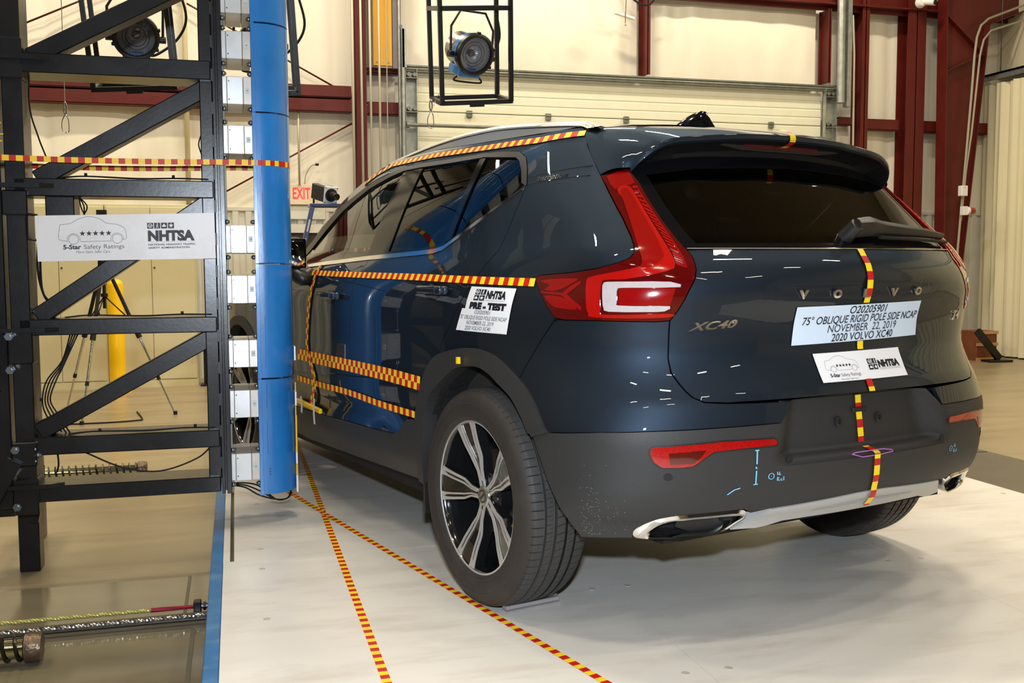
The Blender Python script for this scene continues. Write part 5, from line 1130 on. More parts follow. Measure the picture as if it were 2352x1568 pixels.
# --- skid plate
sk_ = mirror([(0, .434), (.0488, .4331), (.2736, .4149), (.3571, .3517), (.2938, .3492), (.2703, .3540), (.2309, .3671), (.16, .371), (0, .374)])
skp = body_panel('skid_plate', sk_, SILVER, off=.008, depth=.03, gap=.001, disp=lambda x, y, z: .012 * (1 - sst(.345, .40, z)))
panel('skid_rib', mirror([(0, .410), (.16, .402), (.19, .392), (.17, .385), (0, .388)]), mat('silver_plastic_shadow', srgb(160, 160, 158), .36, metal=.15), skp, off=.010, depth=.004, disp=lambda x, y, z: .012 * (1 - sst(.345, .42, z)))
# sensors, plate screws
for (s, z) in Zl['sens1'] + Zl['sens2']:
    for sd in (1, -1):
        an = [(s + .0085 * math.cos(k * .3927) , z + .0105 * math.sin(k * .3927)) for k in range(16)]
        panel('parking_sensor', an, UNDER, car, off=.0055, depth=.004, side=sd)
for y in (.089, -.089):
    simple('plate_screw', BLKTRIM, car, lambda b: b.lathe([(.016, 0), (.016, .004), (.012, .006), (.007, .006), (.007, .002), (0, .002)], (-.7685, y, .640), (-1, 0, .08), 20))
simple('plate_lamp_slot', BLKTRIM, car, lambda b: b.bb(-.7745, -.768, -.030, .030, .664, .678, bev=.001))
# --- spoiler
T_ = [(0, -.476, 0, 1.527), (.25, -.474, .17, 1.523), (.55, -.452, .36, 1.509), (.72, -.440, .46, 1.497), (.86, -.428, .529, 1.468), (.94, -.405, .562, 1.437), (1, -.378, .578, 1.408)]
Fr = [(0, -.20, 0, 1.571), (.25, -.195, .17, 1.570), (.55, -.185, .36, 1.566), (.72, -.172, .50, 1.558), (.86, -.158, .588, 1.541), (.94, -.235, .625, 1.465), (1, -.322, .648, 1.388)]
def ev(tab, t):
    A = np.array(tab); return np.array([pch(A[:, 0], A[:, k])(np.array([t]))[0] for k in (1, 2, 3)])
ts = np.concatenate([np.linspace(-1, -.7, 16), np.linspace(-.68, .68, 40), np.linspace(.7, 1, 16)])
def spoil_rows(fn):
    R_ = []
    for t in ts:
        q = fn(abs(t)); q = [np.array([a[0], a[1] * (1 if t >= 0 else -1), a[2]]) for a in q]; R_.append(q)
    return R_
def grid(b, rows, mi=0):
    m = len(rows[0]); b.add([tuple(p) for r_ in rows for p in r_], [(i * m + k, (i + 1) * m + k, (i + 1) * m + k + 1, i * m + k + 1) for i in range(len(rows) - 1) for k in range(m - 1)], mi, True)
def top_sec(t):
    f_, e_ = ev(Fr, t), ev(T_, t); up = np.array([0, .25 * t, 1.0]) if t < .8 else np.array([-.2, .8, .5])
    out = [f_ + (e_ - f_) * k / 8 + up * .012 * math.sin(math.pi * k / 8) for k in range(9)]
    low = e_ + np.array([.006, -.004 * t, -.021 + .006 * max(0, t - .8) * 5]); out += [e_ + np.array([-.002, 0, -.006]), e_ + np.array([-.001, 0, -.015]), low]
    return out
def und_sec(t):
    e_ = ev(T_, t); low = e_ + np.array([.006, -.004 * t, -.021 + .006 * max(0, t - .8) * 5]); 
    mid = low + np.array([.028, -.012 * (t > .8), -.004]); g = np.array([-.405 + .08 * t * t, min(e_[1] * .93, .53), 1.452 - .07 * t ** 3]); g2 = g + np.array([.05, 0, .0])
    return [low, mid, mid * .4 + g * .6 + np.array([.01, 0, .006]), g, g2]
sp = simple('spoiler', PAINT, car, lambda b: grid(b, spoil_rows(top_sec)))
simple('spoiler_underside', mat('matt_black_plastic', srgb(12, 12, 13), .55, spec=.3), sp, lambda b: grid(b, spoil_rows(und_sec)))
simple('high_brake_lamp', mat('unlit_brake_lens', (.05, .001, .001), .35), sp, lambda b: b.add([(-.436, y, z) for y, z in ((-.165, 1.498), (.165, 1.498), (.165, 1.483), (-.165, 1.483))] + [(-.40, y, z) for y, z in ((-.165, 1.498), (.165, 1.498), (.165, 1.483), (-.165, 1.483))], [(0, 1, 2, 3), (0, 4, 5, 1), (3, 2, 6, 7), (0, 3, 7, 4), (1, 5, 6, 2)]))
simple('lamp_surround', BLKTRIM, sp, lambda b: b.prism([(-.20, 1.503), (.20, 1.503), (.27, 1.488), (.17, 1.477), (-.17, 1.477), (-.27, 1.488)], -.432, -.39, lambda u, v, d: (d, u, v)))
# --- roof
zc = pch([-.22, -.1, 0, .3, .7, 1.1, 1.4, 1.55], [1.573, 1.583, 1.595, 1.618, 1.628, 1.618, 1.595, 1.575])
EG = [(-.165, .583, 1.545), (-.136, .582, 1.556), (.055, .622, 1.556), (.417, .622, 1.566), (.889, .604, 1.582), (1.296, .606, 1.574), (1.531, .643, 1.505), (1.80, .657, 1.418), (2.064, .661, 1.312), (2.311, .669, 1.187)]
eg = np.array(EG)
def roof(b):
    rows = []
    for x in np.linspace(-.19, 1.35, 44):
        xe = max(x, -.165); ye = np.interp(xe, eg[:, 0], eg[:, 1]); ze = np.interp(xe, eg[:, 0], eg[:, 2]); c0 = float(zc(np.array([x + .1]))[0]); row = []
        for u in np.linspace(-1, 1, 33): row.append((x + (.0 if x > 0 else 0), u * ye, ze + (c0 - ze) * (1 - abs(u) ** 2.6)))
        rows.append(row)
    grid(b, rows)
simple('roof', PAINT, car, roof)
def wind(b):
    rows = []
    for t in np.linspace(0, 1, 14):
        xe = 1.35 + (2.30 - 1.35) * t; ye = np.interp(xe, eg[:, 0], eg[:, 1]); ze = np.interp(xe, eg[:, 0], eg[:, 2])
        rows.append([(xe + .16 * (1 - u * u), u * ye, ze + .022 * (1 - abs(u) ** 2.6)) for u in np.linspace(-1, 1, 21)])
    grid(b, rows)
simple('windshield', GL_CLEAR, car, wind)
simple('roof_front_edge', PAINT, car, lambda b: grid(b, [[(1.33 + k * .02 + (.16 * k / 3) * (1 - u * u), u * .608, 1.565 - .004 * k + .045 * (1 - abs(u) ** 2.6) * (1 - k / 6)) for u in np.linspace(-1, 1, 21)] for k in range(4)]))
def hood(b):
    rows = []
    for t in np.linspace(0, 1, 16):
        x = 2.30 + 1.15 * t; s = xs_(max(x, 2.0)); zt = 1.115 - .10 * t - .05 * t * t
        ye = float(P(np.array([s]), np.array([zt - .045]))[0][1]); rows.append([(x + .12 * (1 - u * u) * (1 if t > .9 else t), u * ye, zt - .045 + .06 * (1 - abs(u) ** 3)) for u in np.linspace(-1, 1, 21)])
    grid(b, rows)
simple('hood', PAINT, car, hood)
simple('cowl', BLKTRIM, car, lambda b: grid(b, [[(2.24 + .14 * (1 - u * u) + .1 * k, u * (.70 + .08 * k), 1.175 - .05 * k + .02 * (1 - u * u)) for u in np.linspace(-1, 1, 15)] for k in range(3)]))
def front(b):
    rows = []
    for z in np.linspace(.22, 1.0, 16):
        r_ = []; yo = .90 - .25 * max(0, .35 - z) - .2 * max(0, z - .8)
        for a in np.linspace(-90, 90, 31):
            ca, sa = math.cos(math.radians(a)), math.sin(math.radians(a)); xx = 3.08 + (.50 - .35 * max(0, z - .75) - .5 * max(0, .34 - z)) * abs(ca) ** .55; r_.append((xx, yo * math.copysign(abs(sa) ** .75, sa), z))
        rows.append(r_)
    grid(b, rows)
fb = simple('front_bumper', PAINT, car, front); simple('grille', GLOSSBLK, fb, lambda b: b.bb(3.575, 3.60, -.36, .36, .62, .86, bev=.01))
for sd in (1, -1): simple('headlamp', glass('headlamp_glass', (.6, .6, .62)), fb, lambda b: b.bb(3.42, 3.545, sd * .45, sd * .78, .76, .88, bev=.02))
# --- roof rails, antenna
rl = [(-.21, 1.553), (-.165, 1.567), (-.13, 1.577), (-.05, 1.587), (.146, 1.606), (.322, 1.621), (.481, 1.629), (.725, 1.629), (.957, 1.619), (1.258, 1.594), (1.375, 1.580), (1.46, 1.560)]
for sd in (1, -1):
    def rail(b):
        pts = smoothpath([Vector((x, sd * (.565 if x > 0 else .565 - .0 * x), z)) for x, z in rl], 5); n = len(pts); vs = []
        for q in pts:
            zb = float(np.interp(q.x, eg[:, 0], eg[:, 2])) + .004; w = .019
            for (dy, zz) in ((w * 1.2, zb), (w * 1.1, q.z - .012), (w * .6, q.z - .002), (0, q.z), (-w * .6, q.z - .002), (-w, q.z - .012), (-w, zb)): vs.append((q.x, q.y + dy * sd, max(zz, zb) if zz != q.z else max(q.z, zb + .004)))
        b.add(vs, [(i * 7 + k, (i + 1) * 7 + k, (i + 1) * 7 + k + 1, i * 7 + k + 1) for i in range(n - 1) for k in range(6)], 0, True)
    r_ = simple('roof_rail', SATIN_ALU, car, rail)
    simple('rail_groove', mat('dark_rail_groove', srgb(70, 68, 64), .3, metal=.6), r_, lambda b: b.tube([(x, sd * .5865, z - .018) for x, z in rl[2:-1]], .0035, 6, sub=3))
def fin(b):
    n = 14; rows = []
    for t in np.linspace(0, 1, 12):
        x = .125 - .23 * t; h = .062 * (math.sin(min(1, t * 1.25) * math.pi / 2) ** .8) * (1 if t < .8 else 1 - (t - .8) / .2 * .97); w = .030 * (math.sin(math.pi * min(.95, t * .8 + .15)) ** .7)
        rows.append([(x - (.0 if k in (0, n) else 0), w * math.cos(math.pi * k / n) * (1 - .25 * math.sin(math.pi * k / n)), 1.600 + .007 * (1 - t) + h * math.sin(math.pi * k / n) ** .75) for k in range(n + 1)])
    grid(b, rows); b.add([tuple(q) for q in rows[-1]], [list(range(n + 1))])
simple('antenna_fin', GLOSSBLK, car, fin)
# --- door handles
for nm, s0, z0 in (('rear', 1.275, 1.028), ('front', 2.255, .985)):
    for sd in (1, -1):
        p_, n_ = PN(np.array([s0]), np.array([z0])); p_ = p_[0]; y = p_[1]
        hd = simple('door_handle', PAINT, car, lambda b: rbox(b, (p_[0], sd * (y + .034), z0), (.215, .020, .030), .009, 3, taper=lambda v: Vector((v.x, v.y - sd * .10 * (abs(v.x) / .107) ** 4 * .22 * 1, v.z))))
        simple('keyhole_cover', PAINT, hd, lambda b: rbox(b, (p_[0] - .082, sd * (y + .022), z0), (.045, .040, .030), .009, 3))
        panel('cup_shade', [(s0 + .02 + .062 * math.cos(k * .3142), z0 - .006 + .030 * math.sin(k * .3142)) for k in range(20)], GLOSSBLK, hd, off=.001, depth=.001, side=sd)  # flat gloss-black ellipse, shade of the hollow cup put into its colour
# --- mirrors
for sd in (1, -1):
    mm = simple('door_mirror', PAINT, car, lambda b: rbox(b, (1.67, sd * 1.0, 1.17), (.13, .20, .155), .045, 4, taper=lambda v: Vector((v.x * (1 - .25 * (v.y * sd + .1) / .2), v.y, v.z * (1 - .15 * (v.y * sd + .1) / .2)))))
    simple('mirror_glass', mat('mirror_silver', (.85, .87, .86), .02, metal=1), mm, lambda b: rbox(b, (1.606, sd * 1.0, 1.17), (.01, .165, .115), .0045, 2))
    simple('mirror_bezel', GLOSSBLK, mm, lambda b: rbox(b, (1.612, sd * 1.0, 1.17), (.014, .186, .135), .0065, 2)); simple('mirror_arm', BLKTRIM, mm, lambda b: b.tube([(1.64, sd * .875, 1.075), (1.60, sd * .93, 1.055), (1.66, sd * .98, 1.10)], [.032, .034, .03], 10, sub=4))
# --- wiper
pw_, nw_ = PN(np.array([.0, -.06, -.12, -.22, -.34, -.45]), np.array([1.196, 1.203, 1.204, 1.200, 1.196, 1.190]))
def arm(b):
    hs = [.052, .050, .036, .030, .026, .020]; rows = []
    P5 = smoothpath([Vector(a) for a in pw_], 4); N5 = smoothpath([Vector(a) for a in nw_], 4); H5 = np.interp(np.linspace(0, 5, len(P5)), range(6), hs); W5 = np.interp(np.linspace(0, 5, len(P5)), range(6), [.020, .024, .018, .015, .012, .006])
    for q, nn, h, w_ in zip(P5, N5, H5, W5):
        nn = nn.normalized(); u = Vector((0, 0, 1)) - nn * nn.z; u.normalize()
        rows.append([tuple(q + u * a * w_ + nn * (h * c_ + .012)) for a, c_ in ((-1, 0), (-1, .65), (-.6, .95), (0, 1), (.6, .95), (1, .65), (1, 0), (-1, 0))])
    grid(b, rows); b.add([tuple(q) for q in rows[0]], [list(range(7))]); b.add([tuple(q) for q in rows[-1]], [list(range(7))])
wp = simple('rear_wiper', BLKTRIM, car, arm)
simple('wiper_pivot', BLKTRIM, wp, lambda b: b.cyl(Vector(pw_[0]) + Vector((.02, .012, -.016)), Vector(pw_[0]) + Vector(nw_[0]) * .055 + Vector((0, .004, -.006)), .026, 18, r2=.021))
bl = PN(np.linspace(-.10, -.47, 12), np.linspace(1.186, 1.178, 12), None, .012)[0]; simple('wiper_blade', BLACK_RUB, wp, lambda b: b.tube([tuple(q) for q in bl], .006, 6))
# --- wheels
def make_wheel():
    Wm = MB(); Wm.lathe([(.252, .094), (.2525, .100), (.249, .103), (.245, .100), (.240, .085), (.232, .02), (.222, -.06), (.235, -.095), (.252, -.10)], (0, 0, 0), (0, 1, 0), 64)
    wl_ = Wm.build('wheel', RIMBLK, car)
    simple('rim_lip', MACH, wl_, lambda b: b.lathe([(.2528, .0985), (.2528, .1035), (.2465, .1045), (.2455, .1005)], (0, 0, 0), (0, 1, 0), 72))
    # tyre
    t = MB(); NP = 84; tt = (0, .07, .10, .48, .50, .55, .57, .97); n = NP * 8
    prof = [(.2475, .098, 0), (.255, .109, 0), (.27, .1155, 0), (.29, .1175, 0), (.296, .119, 0), (.30, .1185, 0), (.32, .1165, 0), (.335, .110, 0), (.3455, .101, 0), (.3505, .093, 1), (.3535, .083, 1), (.3550, .062, 1), (.3555, .0585, 3), (.349, .0575, 3), (.349, .0515, 3), (.3556, .0505, 2), (.3565, .040, 2), (.3570, .030, 2), (.3572, .0235, 3), (.3495, .0225, 3), (.3495, .0155, 3), (.3573, .0145, 2), (.3575, .006, 2)]
    prof = prof + [(r_, -h, k) for r_, h, k in reversed(prof)]
    L = len(prof); vs = []; fs = []; mi = []
    for a in range(n):
        an = 2 * math.pi * (a // 8 + tt[a % 8]) / NP; ph = a % 8
        for (r_, h, k) in prof:
            rr = r_
            if k == 1 and ph in ((0, 1) if h > 0 else (4, 5)): rr -= .0045
            if k == 2 and ph in ((4, 5) if abs(h) > .03 else (0, 1)): rr -= .0030
            aa = an + (.030 * (h / .06) if k == 2 else 0)
            vs.append((rr * math.cos(aa), h, max(rr * math.sin(aa), -.3575)))
    for a in range(n):
        b2 = (a + 1) % n; ph = a % 8
        for i in range(L - 1):
            k0, k1 = prof[i][2], prof[i + 1][2]; hh = (prof[i][1] + prof[i + 1][1]) / 2; g = 0 if (k0 == 0) else 1
            if k0 == 3 and k1 == 3: g = 2  # groove and sipe faces go black, their shade put into the colour
            if k0 == 1 and k1 == 1 and ph == (0 if hh > 0 else 4): g = 2
            if k0 == 2 and k1 == 2 and ph == (4 if abs(hh) > .03 else 0): g = 2
            fs.append((a * L + i, b2 * L + i, b2 * L + i + 1, a * L + i + 1)); mi.append(g)
    t.add(vs, fs, 0, True); t.mi = mi
    ty = t.build('tyre', [TYRE, TREAD, UNDER], wl_)
    simple('sidewall_line', mat('sidewall_rib', srgb(46, 42, 39), .5), ty, lambda b: (b.lathe([(.3085, .1178), (.3105, .1186), (.3125, .1176)], (0, 0, 0), (0, 1, 0), 72), b.lathe([(.262, .1125), (.264, .1145), (.266, .1140)], (0, 0, 0), (0, 1, 0), 72)))
    hf = pch([.0, .04, .085, .125, .18, .25], [.067, .068, .070, .074, .088, .1005])
    def vf(u): return float(hf(np.array([u]))[0])
    def strip(b, rows, th, dh, a0):
        ca, sa = math.cos(a0), math.sin(a0); vs = []
        for (u, v0, v1) in rows:
            h = vf(u) + dh
            for v, hh in ((v0, h - th), (v0, h), (v1, h), (v1, h - th)): vs.append((-(u * ca - v * sa), hh, u * sa + v * ca))
        m = len(rows); b.add(vs, [(i * 4 + k, i * 4 + k + 1, (i + 1) * 4 + k + 1, (i + 1) * 4 + k) for i in range(m - 1) for k in range(3)]); b.add(vs[:4], [(0, 1, 2, 3)]); b.add(vs[-4:], [(3, 2, 1, 0)])
    def up(rows, k=5):
        A = np.array(rows); u = np.unique(np.concatenate([A[:, 0]] + [np.linspace(A[i, 0], A[i + 1, 0], k) for i in range(len(A) - 1)])); return [(x, float(np.interp(x, A[:, 0], A[:, 1])), float(np.interp(x, A[:, 0], A[:, 2]))) for x in u]
    for k in range(5):
        a0 = math.radians(35 + 72 * k)
        sp_ = simple('spoke', RIMBLK, wl_, lambda b: strip(b, up([(.02, -.016, .016), (.06, -.018, .018), (.09, -.022, .022), (.13, -.037, .037), (.18, -.047, .047), (.247, -.060, .060)]), .035, -.004, a0))
        for s in (1, -1):
            R2 = lambda rows: [(u, min(s * a, s * c_), max(s * a, s * c_)) for u, a, c_ in rows]
            simple('machined_edge', MACH, sp_, lambda b: (strip(b, up(R2([(.026, .004, .017), (.05, .0085, .0165), (.085, .0135, .0195), (.125, .0285, .0365), (.18, .0385, .0475), (.215, .044, .0545), (.232, .044, .059), (.251, .040, .068)])), .004, .001, a0),
                                                        strip(b, up(R2([(.05, .003, .0075), (.085, .0055, .0105), (.125, .0150, .0205), (.18, .0235, .0295), (.215, .0285, .0355), (.232, .0300, .0445), (.251, .0290, .0405)])), .004, .001, a0)))
    hc_ = simple('hub_cap', mat('satin_hub_cap', srgb(190, 186, 180), .25, metal=.85), wl_, lambda b: b.lathe([(.034, .064), (.034, .071), (.031, .074), (0, .076)], (0, 0, 0), (0, 1, 0), 36))
    a = Art(); a.ring(0, 0, .020, .004, 24); a.line([(-.012, .010), (.012, -.010)], .006)
    a.put('emblem', mat('emblem_dark', srgb(60, 58, 60), .3, metal=.6), hc_, lambda V: np.stack([V[:, 0], np.full(len(V), .0768), V[:, 1]], 1))
    for k in range(5):
        an = math.radians(71 + 72 * k); simple('wheel_nut', BLKTRIM, wl_, lambda b: (b.cyl((.056 * math.cos(an) * -1, .03, .056 * math.sin(an)), (.056 * math.cos(an) * -1, .058, .056 * math.sin(an)), .011, 6)))
    simple('hub_face', RIMBLK, wl_, lambda b: b.lathe([(0, .058), (.05, .058), (.075, .046), (.08, .0), (.08, -.02)], (0, 0, 0), (0, 1, 0), 32))
    simple('brake_disc', mat('brake_disc_iron', srgb(84, 74, 68), .35, metal=.8, var=.2), wl_, lambda b: b.lathe([(.08, .005), (.15, .005), (.152, 0), (.152, -.02), (.08, -.02)], (0, 0, 0), (0, 1, 0), 48))
    simple('brake_caliper', mat('caliper_metal', srgb(110, 110, 112), .35, metal=.8), wl_, lambda b: rbox(b, (-.155, .012, .03), (.05, .05, .13), .012, 2))
    simple('valve', mat('brass_valve', srgb(190, 140, 60), .3, metal=.9), wl_, lambda b: b.cyl((-.232, .085, -.05), (-.218, .092, -.046), .005, 8))
    simple('inner_drum', UNDER, wl_, lambda b: b.lathe([(0, -.06), (.225, -.06)], (0, 0, 0), (0, 1, 0), 32))
    return wl_
wh = make_wheel(); wh.location = (0, .813, .3575)
for (x, y, rz) in ((2.702, .80, 0), (0, -.813, math.pi), (2.702, -.80, math.pi)):
    c_ = copy_tree(wh, car); c_.location = (x, y, .3575); c_.rotation_euler = (0, 0, rz)
    if x > 1 and y > 0: c_.rotation_euler = (0, math.radians(20), 0)
for (x) in (0, 2.702):
    for sd in (1, -1):
        def liner(b):
            n = 28; rows = []
            for k in range(n + 1):
                a = math.radians(-8 + 170 * k / n); r0 = .395; rows.append([(x + r0 * math.cos(a), sd * .895, .40 + r0 * math.sin(a)), (x + r0 * 1.01 * math.cos(a), sd * .56, .40 + r0 * math.sin(a))])
            grid(b, rows); b.add([q[1] for q in rows], [list(range(n + 1))])
        simple('wheel_well_liner', mat('speckled_liner', srgb(22, 22, 22), .7, var=.3, scale=60, bump=.3, bscale=80), car, liner)
# --- underbody
simple('underbody', UNDER, car, lambda b: (b.bb(.36, 2.34, -.80, .80, .24, .36), b.bb(-.60, -.36, -.62, .62, .30, .55), b.bb(-.72, -.55, -.50, .50, .38, .58), b.bb(3.06, 3.4, -.75, .75, .24, .5), b.bb(-.4, .4, -.54, .54, .30, .50), b.bb(2.3, 3.1, -.5, .5, .24, .6),
       b.cyl((0, -.7, .33), (0, .7, .33), .04, 10), b.cyl((2.70, -.7, .33), (2.70, .7, .33), .04, 10)))
simple('rear_mudflap', BLKTRIM, car, lambda b: b.bb(.395, .41, .78, .905, .22, .44)); simple('side_marker', YEL_PAINT, car, lambda b: b.bb(.075, .085, .926, .938, .79, .812))
# --- interior
simple('cabin_floor', UNDER, car, lambda b: (b.bb(-.5, 2.2, -.7, .7, .50, .56), b.bb(-.52, -.05, -.56, .56, .56, 1.0)))
SEATM = mat('charcoal_leather', srgb(52, 50, 48), .55, var=.05)
def seat(b, x, y, w, bh):
    rbox(b, (x + .22, y, .66), (.52, w, .16), .05, 3); rbox(b, (x - .05, y, .72 + bh / 2), (.16, w * .95, bh), .06, 3, rot=Matrix.Rotation(math.radians(-14), 3, 'Y'))
def headrest(b, x, y, z): rbox(b, (x, y, z), (.09, .26, .17), .04, 3, rot=Matrix.Rotation(math.radians(-8), 3, 'Y')); b.cyl((x, y - .06, z - .18), (x, y - .06, z - .05), .008, 6); b.cyl((x, y + .06, z - .18), (x, y + .06, z - .05), .008, 6)
for y in (.38, -.38):
    s_ = simple('front_seat', SEATM, car, lambda b: seat(b, 1.12, y, .52, .62)); simple('headrest', SEATM, s_, lambda b: headrest(b, .93, y, 1.40))
s_ = simple('rear_seat', SEATM, car, lambda b: seat(b, .22, 0, 1.25, .58))
for y in (.42, 0, -.42): simple('headrest', SEATM, s_, lambda b: headrest(b, .04, y, 1.31 if y else 1.27))
dsh = simple('dashboard', SEATM, car, lambda b: (rbox(b, (2.02, 0, .98), (.42, 1.44, .28), .08, 3), rbox(b, (1.92, .38, 1.10), (.2, .36, .10), .045, 3))); simple('steering_wheel', SEATM, dsh, lambda b: b.tube([(1.64 + .07 * math.sin(a) * .6, .38 + .18 * math.cos(a), .98 + .18 * math.sin(a)) for a in np.linspace(0, 2 * math.pi, 24, endpoint=False)], .015, 8, closed=True))
hl_ = simple('headliner', mat('light_headliner', srgb(120, 116, 106), .8), car, lambda b: grid(b, [[(x, u * .56, 1.535 + .02 * (1 - u * u) - (.03 if x > 1.3 else 0)) for u in np.linspace(-1, 1, 7)] for x in np.linspace(-.2, 1.45, 8)]))
simple('interior_mirror', BLKTRIM, car, lambda b: rbox(b, (1.66, 0, 1.42), (.05, .24, .07), .02, 2))
simple('inner_trim', SEATM, car, lambda b: [b.bb(-.1, 2.0, sd * .76, sd * .79, .56, 1.08) for sd in (1, -1)])
# --- badges
def word(name, txt, c4, m, bold, off, depth=.004, shear=0, width=None, parent=tg, size=.8, sx=1):
    A = Art(); A.text(txt, 0, 0, size, bold=bold, shear=shear, align='LEFT'); V = np.array(A.v); x0, x1, y0, y1 = V[:, 0].min(), V[:, 0].max(), V[:, 1].min(), V[:, 1].max()
    n = len(A.v); A.v = [((a - x0) / (x1 - x0), (b_ - y0) / (y1 - y0)) for a, b_ in A.v]
    # extrude edges for relief
    V = np.array(A.v); f0 = wrap_fn(c4, off); f1 = wrap_fn(c4, off + depth); P0, P1 = f0(V), f1(V)
    cnt = {}
    for f in A.f:
        for i in range(len(f)):
            e = (f[i], f[(i + 1) % len(f)]); cnt[tuple(sorted(e))] = cnt.get(tuple(sorted(e)), 0) + 1
    fs = [list(f) for f in A.f]; fs = [[i + n for i in f] for f in fs]
    for (i, j), c in cnt.items():
        if c == 1: fs.append([i, j, j + n, i + n])
    me = bpy.data.meshes.new(name); me.from_pydata([tuple(q) for q in P0] + [tuple(q) for q in P1], [], fs); me.materials.append(m); me.update()
    return link(bpy.data.objects.new(name, me), parent)
SLV = mat('badge_chrome', srgb(220, 216, 206), .12, metal=.95)
for ch, (s, z) in zip('VOLVO', [(.192, 1.0255), (.0982, 1.0262), (.0065, 1.0265), (-.0895, 1.0275), (-.1835, 1.0285)]):
    w_ = .0125 if ch != 'L' else .010; word('badge_letter', ch, [(s + w_, z + .0125), (s - w_, z + .0125), (s - w_, z - .0125), (s + w_, z - .0125)], SLV, .045, .001)
word('badge_lettering', 'XC40', [(.4490, .9505), (.3475, .9585), (.3475, .9350), (.4525, .9250)], SLV, .02, .001, shear=.35)
word('badge_lettering', 'T4', [(-.386, .957), (-.428, .960), (-.428, .928), (-.384, .926)], SLV, .03, .001, shear=.3)
# side script on the pillar panel
word('side_script', 'Inscription', [(.906, 1.3985), (.776, 1.4045), (.776, 1.3795), (.906, 1.3765)], mat('grey_script', srgb(34, 36, 38), .25, metal=.4), -.006, .0005, .001, shear=.35, parent=car)
for (a_, b_) in (((.952, 1.4010), (.70, 1.4190)), ((.948, 1.3760), (.70, 1.3870))): simple('script_line', PAINT, car, lambda b: b.tube([tuple(PN(np.array([a_[0] + (b_[0] - a_[0]) * t]), np.array([a_[1] + (b_[1] - a_[1]) * t]), None, .0)[0][0]) for t in np.linspace(0, 1, 12)], .0012, 6))
# --- placards on the car
def wcard(name, c4, m, off=.002, label=None, parent=car, rnd=0):
    # card as a gridded quad
    c = np.array(c4); f = wrap_fn(c4, off); n = 12; V = np.array([(i / n, j / n) for j in range(n + 1) for i in range(n + 1)]); p_ = f(V)
    fs = [[j * (n + 1) + i, j * (n + 1) + i + 1, (j + 1) * (n + 1) + i + 1, (j + 1) * (n + 1) + i] for j in range(n) for i in range(n)]
    if rnd: fs = [q for q in fs]
    me = bpy.data.meshes.new(name); me.from_pydata([tuple(q) for q in p_], [], fs); me.materials.append(m); me.polygons.foreach_set('use_smooth', [True] * len(fs)); me.update()
    md = link(bpy.data.objects.new(name, me), parent)
    if label: md['label'] = label
    return md
c1 = [tuple(q) for q in Zl['plac']]; c1[0], c1[1], c1[2], c1[3] = (.2034, .9890), (-.2105, .9975), (-.2118, .8870), (.2110, .8760)
pc = wcard('test_placard', c1, BLUISH, .003, 'pale blue placard with four black lines of test data'); f = wrap_fn(c1, .0042, 1, .28); T = Art()
T.text('O20205901', .53, .214, .082, width=.30, shear=.12, bold=.0007); T.text('75° OBLIQUE RIGID POLE SIDE NCAP', .515, .145, .082, width=.93, shear=.12, bold=.0007); T.text('NOVEMBER  22, 2019', .515, .078, .082, width=.56, shear=.12); T.text('2020 VOLVO XC40', .52, .010, .082, width=.50, shear=.12, bold=.0007)
T.put('lettering', INK, pc, f)
c2 = [tuple(q) for q in Zl['plac2']]; pc = wcard('logo_placard', c2, WHITE, .003, 'white placard with a car outline, five stars and a black logo'); f = wrap_fn(c2, .0042, 1, .28); f2 = wrap_fn(c2, .0052, 1, .28)
L, S, T, W2, G = Art(), Art(), Art(), Art(), Art(); car_logo(L, S, T, .26, .095, .36, 1.0); T.text('5-Star', .10, .045, .045, bold=.0015, align='LEFT', width=.105); G.text('Safety Ratings', .215, .045, .045, align='LEFT', width=.22); G.text('More Stars. Safer Cars.', .20, .012, .022, align='LEFT', width=.19)
nhtsa_icons(T, W2, .555, .085, .05, [(0, 1), (1, 1), (0, 0), (1, 0)]); T.text('NHTSA', .675, .108, .085, bold=.006, align='LEFT', width=.27); G.rect(.675, .094, .95, .096); G.text('NATIONAL HIGHWAY TRAFFIC SAFETY ADMINISTRATION', .68, .078, .012, align='LEFT', width=.27)
L.put('car_outline', GREYINK, pc, f); S.put('stars', INK, pc, f); T.put('lettering', INK, pc, f); G.put('fine_lettering', GREYINK, pc, f); W2.put('icon_symbols', WHITE, pc, f2)
c3 = [(1.0605, 1.0433), (.8648, 1.0401), (.8922, .8977), (1.095, .8977)]; pc = wcard('door_sticker', c3, WHITE, .003, 'white pre-test sticker behind the rear door'); f = wrap_fn(c3, .0042, 1, 1); f2 = wrap_fn(c3, .0052, 1, 1)
T, W2, G = Art(), Art(), Art(); nhtsa_icons(T, W2, .16, .70, .115, [(0, 1), (1, 1), (0, 0), (1, 0)]); T.text('NHTSA', .43, .76, .22, bold=.014, align='LEFT', width=.42); G.text('NATIONAL HIGHWAY TRAFFIC SAFETY', .43, .70, .03, align='LEFT', width=.42); T.text('PRE - TEST', .5, .51, .20, bold=.016, width=.80)
T.put('lettering', INK, pc, f); G.put('fine_lettering', GREYINK, pc, f); W2.put('icon_symbols', WHITE, pc, f2)
c4_ = [(1.090, .9720), (.8790, .9690), (.8965, .9000), (1.120, .8985)]; pc = wcard('data_label', c4_, WHITE, .0048, 'white label with test data stuck over the sticker'); f = wrap_fn(c4_, .006, 1, .5); G = Art()
G.text('O20205901', .48, .395, .125, width=.33, bold=.001); G.text('75° OBLIQUE RIGID POLE SIDE NCAP', .5, .27, .125, width=.96, bold=.001); G.text('NOVEMBER 22, 2019', .48, .15, .125, width=.56, bold=.001); G.text('2020 VOLVO XC40', .46, .03, .125, width=.53, bold=.001); G.put('lettering', GREYINK, pc, f)
